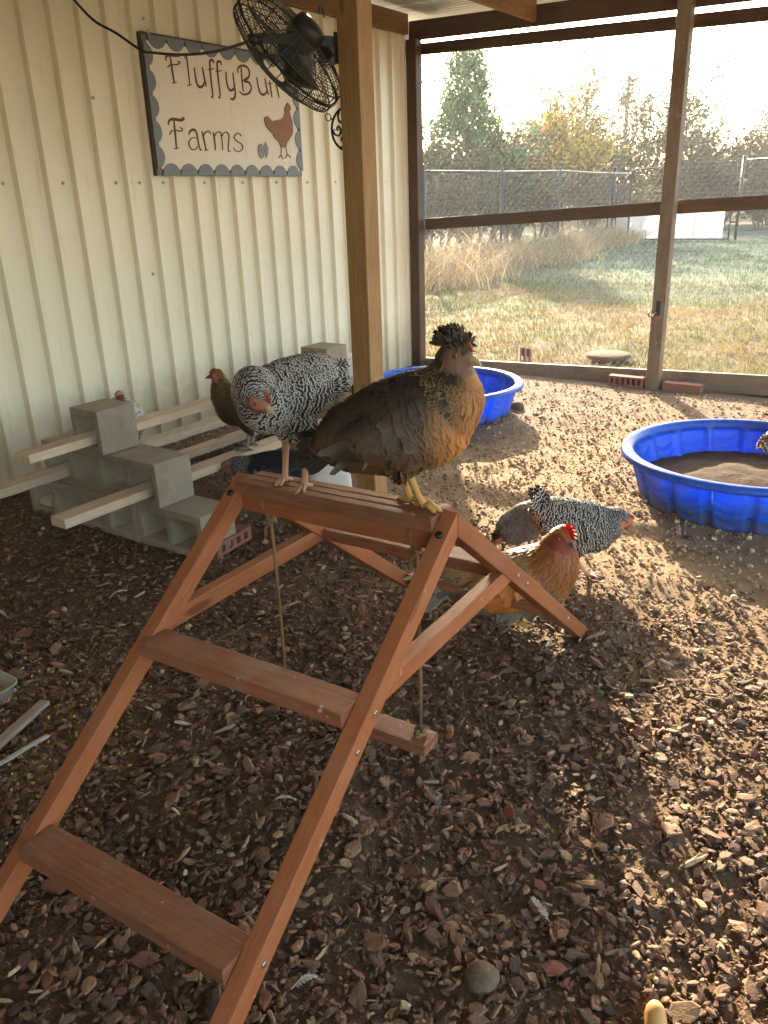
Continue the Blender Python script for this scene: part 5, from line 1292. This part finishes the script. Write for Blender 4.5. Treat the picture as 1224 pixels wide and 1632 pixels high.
        for s in (-1, 1):
            q = hc+r_*(s*hr)+f*hr*.42+u*hr*.12; loc, no, ix, ds = self.bvh.find_nearest(q)
            mb = MB(); mb.ball(loc-no*.0015, .0058, 12, 8); e = mb.build('eye', M['eye'], self.root)
            mb = MB(); mb.ball(loc+no*.0016, .0034, 10, 7); mb.build('pupil', M['pupil'], e)
        if comb:
            prof = []; n = 6; base0 = 1.0; h = comb
            top = []
            for i in range(n*2+1):
                t = i/(n*2); ang = .35+1.35*t; rr = hr*1.0+(h*(.35+.65*math.sin(math.pi*min(1, t*.9+.12))) if i % 2 else h*.25)
                top.append((math.cos(ang)*rr*1.02, math.sin(ang)*rr))
            bot = [(math.cos(.35+1.35*(1-i/6))*hr*.82, math.sin(.35+1.35*(1-i/6))*hr*.82) for i in range(7)]
            mb = MB(); mb.prism(top+bot, hc+f*hr*.12-r_*.0026, f, u, r_, .0052); o = mb.build('comb', M[self.combmat], self.root, .0015)
        if wattle:
            for s in (-1, 1):
                q = b-f*.006-u*.010+r_*(s*.0065); mb = MB(); mb.tube([q, q-u*wattle*.45, q-u*wattle*.85, q-u*wattle], [.003, .0065*(wattle/.012)**.5, .0068*(wattle/.012)**.5, .002], 8, flat=.45); mb.build('wattle', M[self.combmat], self.root)
    def make_leg(self, lg, legmat):
        k_, ft = Vector(lg['hock']), Vector(lg['foot']); rg = self.rg; yaw = lg.get('yaw', 0.); curl = lg.get('curl', 0.)
        mb = MB(); mb.tube([k_+Vector((0, 0, .012)), k_, k_.lerp(ft, .3), k_.lerp(ft, .7), ft+Vector((0, 0, .010)), ft+Vector((.004, 0, .006))], [q*self.lr for q in (.0085, .0088, .0070, .0064, .0075, .007)], 9)
        cl = MB()
        for a, L in ((-.42, .046), (0., .056), (.46, .045), (2.75, .028)):
            a2 = a+yaw+rg.gauss(0, .06); dv = Vector((math.cos(a2), math.sin(a2), 0)); dr = curl*(1 if abs(a) < 1 else .3)
            p = [ft+Vector((0, 0, .008)), ft+dv*L*.35+Vector((0, 0, .0095)), ft+dv*L*.68+Vector((0, 0, .0062-dr*.25)), ft+dv*L*(1-.22*clamp01(dr*40))+Vector((0, 0, .0046-dr))]
            mb.tube(p, [q*(.5+.5*self.lr) for q in (.0062, .0058, .0052, .0042)], 8)
            e = p[-1]; dd = (p[-1]-p[-2]).normalized(); cl.tube([e-dd*.002, e+dd*.006+Vector((0, 0, -.0005)), e+dd*.0115+Vector((0, 0, -.0042))], [.0032, .0024, .0004], 6)
        o = mb.build('leg', M[legmat], self.root); c_ = cl.build('claws', M['dbeak'], o); tag(c_, kind='stuff')

def S(c1, c2, pat, L, w, **k): return dict(c1=c1, c2=c2, pat=pat, L=L, w=w, **k)
def vary(c, rg, a=.18):
    k = 1+rg.uniform(-a, a); return tuple(max(0., x*k) for x in c)
# ---- plumage of each kind of bird
def st_crested(i, p, n, b, part=None, **k):
    rg = b.rg
    if part == 'tail': return S(vary((.024, .018, .014), rg, .4), vary((.085, .058, .036), rg), (0, .6, .2), .1, .02)
    if part == 'tailcov': return S(vary((.026, .020, .015), rg), (.07, .045, .03), (0, .5, 0), .1, .02)
    if part == 'wing':
        if k['row'] == 0: return S(vary((.055, .038, .024), rg), (.16, .105, .06), (0, .55, .25), 0, 0)
        return S(vary((.085, .052, .029), rg), vary((.17, .108, .06), rg), (0, .6, .2), 0, 0)
    if part == 'crest': return S(vary((.055, .035, .018), rg, .5), (.20, .13, .068), (0, .5, .0), .05, .005)
    if i > 6.4: return S(vary((.11, .07, .04), rg), (.2, .13, .07), (0, .4, .2), .012, .0045)
    if i > b.nb-.35:
        fr = clamp01((n.x-.35)*2.0+(.0 if i > 5 else .15))*clamp01((6.6-i))
        dk = vary((.045, .030, .018), rg); gd = vary((.46, .29, .12), rg)
        return S(lerp3(dk, (.48, .20, .06), fr), lerp3(gd, (.60, .30, .11), fr), (0, 1., 0), .030, .0062, point=True)
    br = clamp01((p.x-.05)/.07)*clamp01(.55+n.x*.9-max(0, n.z)*1.2)
    low = clamp01((.14-p.z)/.05)
    back = vary((.024, .017, .012), rg); body = vary((.080, .045, .023), rg); c = lerp3(back, body, clamp01((.75-n.z)/.6))
    e = lerp3((.06, .038, .022), (.17, .10, .05), clamp01((.6-n.z)/.6))
    c = lerp3(c, vary((.62, .235, .06), rg, .15), br*(1-.35*low)); e = lerp3(e, vary((.68, .32, .10), rg, .1), br)  # orange breast plumage, saturated further to paint in warm ground bounce
    return S(c, e, (0, .85, .12*(1-br)), .036, .0135, lift=1.5)
def st_barred(i, p, n, b, part=None, **k):
    rg = b.rg; dk = vary((.016, .015, .015), rg, .3); lt = vary((.60, .56, .50), rg, .12)
    if part == 'tail': return S(dk, lt, (.55, b.duty, 0), .1, .02)
    if part == 'tailcov': return S(dk, lt, (.40, b.duty, 0), .1, .02)
    if part == 'wing': return S(dk, lt, ((.75, .52, .38, .30)[k['row']], b.duty, 0), 0, 0)
    if i > 6.3: return S(vary((.03, .03, .03), rg), vary((.42, .4, .37), rg), (.16, b.duty, 0), .011, .004)
    if i > b.nb-.4: return S(dk, vary((.5, .47, .43), rg), (.24, b.duty, 0), .023, .0062)
    fl = clamp01((-.03-p.x)/.07)*clamp01((.22-p.z)/.06)
    return S(lerp3(dk, (.3, .27, .24), fl*.7), lt, (.27, b.duty, 0), .036*b.fs, .0132*b.fs, lift=1.4)
def st_rooster(i, p, n, b, part=None, **k):
    rg = b.rg
    if part == 'tail': return S(vary((.30, .27, .215), rg, .3), (.48, .43, .35), (0, .6, 0), .1, .02)
    if part == 'tailcov': return S(vary((.2, .17, .12), rg, .4), (.44, .38, .29), (0, .7, 0), .1, .02)
    if part == 'wing':
        if k['row'] >= 1: return S(vary((.58, .19, .03), rg), (.66, .3, .08), (0, .6, 0), 0, 0)
        if k['row'] == 0: return S(vary((.34, .29, .21), rg), (.5, .45, .34), (0, .6, 0), 0, 0)
        return S(vary((.17, .115, .07), rg), (.4, .3, .18), (0, .6, .3), 0, 0)
    if i > 6.4: return S(vary((.42, .12, .03), rg), (.52, .2, .05), (0, .4, .2), .013, .004)
    if i > b.nb-.3:
        return S(vary((.28, .085, .02), rg, .3), vary((.58, .25, .06), rg), (0, .9, 0), .042, .0058, point=True)
    if .0 < p.x < .125 and .105 < p.z < .215 and abs(n.y) > .25 and n.z < .55: return S(vary((.62, .20, .03), rg, .25), vary((.66, .30, .07), rg), (0, .7, 0), .036, .010)
    if n.z > .45: return S(vary((.36, .2, .08), rg, .3), (.62, .48, .26), (0, .9, 0), .04, .008, point=True)
    if p.z < .11 and p.x < .09: return S(vary((.24, .2, .145), rg), (.36, .31, .23), (0, .6, 0), .034, .012)
    br = clamp01((p.x-.02)/.08); return S(lerp3((.15, .115, .08), (.15, .10, .06), br), (.32, .24, .15), (0, .8, .2), .03, .011)
def st_brown(i, p, n, b, part=None, **k):
    rg = b.rg
    if part in ('tail', 'tailcov'): return S(vary((.03, .024, .018), rg), (.09, .06, .04), (0, .5, 0), .1, .02)
    if part == 'wing': return S(vary((.085, .058, .035), rg), (.16, .11, .065), (0, .6, .2), 0, 0)
    if i > 6.2: return S(vary((.25, .12, .035), rg), (.34, .18, .06), (0, .4, 0), .012, .004)
    if i > b.nb-.4: return S(vary((.07, .04, .018), rg), vary((.33, .19, .06), rg), (0, 1., 0), .026, .0055, point=True)
    return S(vary((.085, .058, .035), rg), vary((.15, .1, .058), rg), (0, .7, .2), .03, .012)
def st_dark(i, p, n, b, part=None, **k):
    rg = b.rg
    if part in ('tail', 'tailcov'): return S(vary((.018, .02, .028), rg), (.04, .045, .06), (0, .4, 0), .1, .02)
    if part == 'wing': return S(vary((.02, .022, .03), rg), (.3, .3, .31) if k['row'] >= 2 else (.06, .065, .08), (0, .8, 0), 0, 0)
    if i > 6.2: return S(vary((.3, .29, .27), rg), (.5, .48, .45), (0, .5, 0), .012, .004)
    if i > b.nb-.5: return S(vary((.06, .06, .065), rg), vary((.52, .51, .5), rg), (0, 1., 0), .03, .0055, point=True)
    if p.x > .02 and n.z < .4: return S(vary((.03, .032, .04), rg), (.5, .49, .48), (0, 1., 0), .028, .01)
    return S(vary((.018, .02, .028), rg), (.05, .055, .07), (0, .5, 0), .03, .012)
def st_white(i, p, n, b, part=None, **k):
    rg = b.rg; sp = rg.random() < .22
    c = vary((.62, .58, .52), rg, .1) if not sp else (.12, .11, .1)
    if part in ('tail', 'tailcov', 'wing'): return S(c, (.5, .46, .4), (.3 if sp else 0, .4, 0), .1, .02)
    if i > 6.2: return S(c, (.55, .5, .42), (0, .4, 0), .012, .0045)
    return S(c, (.42, .38, .33), (.25 if sp else 0, .5, 0), .028, .010)
def st_grey(i, p, n, b, part=None, **k):
    rg = b.rg
    if part == 'crest': return S(vary((.05, .04, .035), rg), (.14, .1, .07), (0, .3, 0), .03, .005, point=True)
    if i > 5.5: return S(vary((.09, .07, .055), rg), (.2, .16, .12), (0, .5, 0), .013, .0045)
    return S(vary((.15, .147, .16), rg, .3), vary((.32, .31, .31), rg), (0, .9, .15), .034, .012, lift=1.8)
def st_striped(i, p, n, b, part=None, **k):
    rg = b.rg; return S(vary((.09, .038, .018), rg), vary((.62, .45, .29), rg), (.34, .3, 0), .034, .012)

def legs_std(fy=.045, fx=.0, hock=.085, foot=0., dx=0., curl=0., yaw=(0., 0.), hipz=.15, stride=0.):
    return [dict(hip=(-.005, s*.05, hipz), hock=(-.012+fx+dx*s, s*fy, hock), foot=(fx+.004+stride*s, s*fy, foot), curl=curl, yaw=yaw[0 if s < 0 else 1]) for s in (-1, 1)]
BAR = AH+.006+.016
def bar_point(a, y=0., z=0.): return (AX+a*math.cos(ATH)-y*math.sin(ATH), AY+a*math.sin(ATH)+y*math.cos(ATH), BAR+z)
UPR = [(-.14, 0, .225, .045), (-.09, 0, .215, .078), (-.01, 0, .20, .098), (.06, 0, .205, .092), (.10, 0, .245, .066), (.115, 0, .29, .046), (.12, 0, .325, .037), (.13, 0, .352, .030)]

# crested hen on the right end of the perch
Bird('crested_hen', 'crested brown hen with an orange breast, bounce light in its colour, standing on the perch', bar_point(.192, .012), R(-9),
     [(-.160, 0, .140, .046), (-.112, 0, .154, .074), (-.045, 0, .170, .094), (.028, 0, .192, .097), (.072, 0, .228, .074), (.084, 0, .268, .051), (.085, 0, .301, .0385), (.092, -.004, .326, .0320)],
     st_crested, 4300, (.88, -.42, -.16), [dict(hip=(-.01, -.04, .13), hock=(-.008, -.026, .082), foot=(.022, -.022, 0), curl=.020, yaw=-.35), dict(hip=(-.01, .04, .13), hock=(-.030, .012, .082), foot=(-.010, .012, 0), curl=.004, yaw=.0)],
     wing=[((-.035, .062, .165), .075, (1.25, .42, .72))], comb=.003, wattle=.006, crest=dict(n=460, L=.031, w=.0046), face=(.17, .085, .05),
     tail=dict(base=(-.165, 0, .138), dir=(-1, 0, -.22), n=16, L=.088, w=.016, spread=.22, vspread=.95, bend=-.10), seed=4, voxel=.0055)
# barred hen on the left part of the perch, head turned back to the right
Bird('barred_hen', 'black and white barred hen on the perch with its head turned low', bar_point(-.125, .0), R(-138),
     [(x, y, z+.082, r_) for x, y, z, r_ in ((-.145, 0, .262, .046), (-.085, 0, .238, .088), (-.005, 0, .214, .106), (.075, 0, .208, .098), (.122, .008, .244, .072), (.150, .034, .272, .054), (.168, .068, .266, .044), (.176, .098, .240, .034))],
     st_barred, 5400, (-.28, .88, -.34), [dict(hip=(.0, -.05, .21), hock=(-.012, -.048, .14), foot=(.006, -.046, 0), curl=.012, yaw=.15), dict(hip=(.0, .05, .21), hock=(-.016, .048, .137), foot=(.0, .052, 0), curl=.010, yaw=.35)],
     wing=[((-.02, .07, .304), .078, (1.25, .42, .8))], comb=.014, wattle=.012, legmat='pleg', face=(.32, .135, .085),
     tail=dict(base=(-.15, 0, .348), dir=(-1, 0, -.12), n=14, L=.10, w=.016, spread=.3, vspread=.7, bend=-.15), seed=8, scale=.725, lr=1.55, duty=.6, fs=.84, voxel=.0062, beak=.030)
# rooster crouched behind the right rear leg
Bird('rooster', 'orange and grey rooster with a red comb crouching behind the perch', (.412, 2.415, .022), R(-14),
     [(-.185, 0, .125, .052), (-.11, 0, .112, .088), (-.01, 0, .122, .112), (.075, 0, .148, .114), (.128, 0, .196, .086), (.146, 0, .245, .063), (.152, -.004, .284, .050), (.164, -.012, .318, .036)],
     st_rooster, 4200, (.62, -.74, -.24), [dict(hip=(.0, -.05, .06), hock=(-.01, -.05, .05), foot=(.02, -.05, 0), yaw=.1), dict(hip=(.0, .05, .06), hock=(-.01, .05, .05), foot=(.02, .05, 0))],
     wing=[((-.02, .085, .135), .088, (1.25, .4, .72))], comb=.032, wattle=.026, beakmat='dbeak', face=(.22, .035, .024),
     tail=dict(base=(-.19, 0, .13), dir=(-1, 0, -.25), n=18, L=.17, w=.019, spread=.35, vspread=.9, bend=-.28), seed=15, category='rooster', voxel=.007)
# barred hen walking on the sunny soil
Bird('barred_hen', 'speckled barred hen walking on the sunny soil behind the rooster', (.715, 2.80, .0), R(-4),
     [(-.125, 0, .262, .050), (-.075, 0, .232, .082), (-.005, 0, .205, .102), (.065, 0, .192, .096), (.112, 0, .202, .070), (.142, 0, .222, .051), (.165, 0, .232, .040), (.188, 0, .226, .031)],
     st_barred, 2900, (.95, -.28, -.12), [dict(hip=(.01, -.045, .14), hock=(-.005, -.045, .085), foot=(.055, -.045, 0), yaw=-.1), dict(hip=(-.01, .045, .14), hock=(-.035, .045, .085), foot=(-.03, .045, 0))],
     wing=[((-.01, .068, .205), .074, (1.25, .42, .75))], comb=.006, wattle=.008, face=(.5, .16, .08), legmat='pleg',
     tail=dict(base=(-.125, 0, .275), dir=(-.55, 0, .85), n=14, L=.095, w=.019, spread=.35, vspread=.5, bend=.12), seed=21, scale=.95, duty=.95, fs=.82, voxel=.007)
# grey hen foraging with its head down
Bird('grey_hen', 'blue grey hen with a dark crest foraging behind the rooster', (.56, 3.02, .0), R(-150),
     [(-.12, 0, .205, .042), (-.075, 0, .19, .075), (-.005, 0, .165, .095), (.06, 0, .15, .088), (.105, 0, .145, .062), (.135, 0, .135, .046), (.158, 0, .122, .037), (.178, 0, .108, .030)],
     st_grey, 1500, (.75, .1, -.6), legs_std(), wing=[((-.01, .065, .165), .07, (1.25, .42, .75))], comb=0, wattle=0, crest=dict(n=90, L=.028, w=.006), face=(.4, .2, .13), legmat='gleg', beakmat='dbeak',
     tail=dict(base=(-.125, 0, .21), dir=(-.9, 0, .5), n=10, L=.08, w=.017, spread=.25, vspread=.5, bend=0), seed=31, scale=.76, voxel=.0085)
# brown hen standing on the front plank
Bird('brown_hen', 'brown hen with a golden head standing on the front plank', (-.628, 3.742, .268), R(172), [(x*1.0, y, z, r_) for x, y, z, r_ in UPR],
     st_brown, 1900, (1, .12, -.12), legs_std(), wing=[((-.02, .068, .205), .074, (1.25, .42, .78))], comb=.004, wattle=.005, face=(.4, .12, .08), legmat='gleg', beakmat='dbeak',
     tail=dict(base=(-.145, 0, .225), dir=(-1, 0, -.1), n=10, L=.10, w=.018, spread=.25, vspread=.6, bend=-.1), seed=41, voxel=.0085)
# dark hen with a silver hackle beyond the perch bar
Bird('silver_necked_hen', 'dark hen with a silver neck behind the left end of the perch', (-.50, 3.47, .0), R(176),
     [(-.15, 0, .27, .045), (-.095, 0, .25, .078), (-.01, 0, .225, .098), (.06, 0, .22, .09), (.105, 0, .235, .064), (.14, 0, .255, .047), (.165, 0, .262, .038), (.19, 0, .258, .031)],
     st_dark, 1900, (.95, .1, -.3), legs_std(), wing=[((-.02, .068, .23), .074, (1.25, .42, .78))], comb=.003, wattle=.005, face=(.42, .17, .12), legmat='gleg', beakmat='dbeak',
     tail=dict(base=(-.155, 0, .28), dir=(-.85, 0, .55), n=12, L=.11, w=.02, spread=.3, vspread=.6, bend=-.1), seed=51, voxel=.0085)
# white speckled hen behind the block stack
Bird('white_hen', 'white speckled hen peeping over the top cinder block', (-1.40, 4.345, .083), R(-73), UPR,
     st_white, 1300, (.1, -1, -.15), legs_std(), wing=[((-.02, .068, .205), .074, (1.25, .42, .78))], comb=.004, wattle=.008, face=(.3, .08, .06), legmat='pleg',
     tail=dict(base=(-.145, 0, .225), dir=(-1, 0, -.25), n=10, L=.08, w=.018, spread=.25, vspread=.5, bend=0), seed=61, voxel=.0085)
# hen in the right pool, only its tail end in view
Bird('striped_hen', 'brown and cream striped hen in the right pool, cut by the edge', (1.985, 3.66, .10), R(4), [(x, y, z-.08, r_) for x, y, z, r_ in UPR],
     st_striped, 900, (1, 0, -.2), legs_std(hock=.05, hipz=.08), comb=.004, wattle=.005, tail=dict(base=(-.145, 0, .145), dir=(-1, 0, -.15), n=10, L=.07, w=.018, spread=.25, vspread=.7, bend=-.1), seed=71, voxel=.0085)
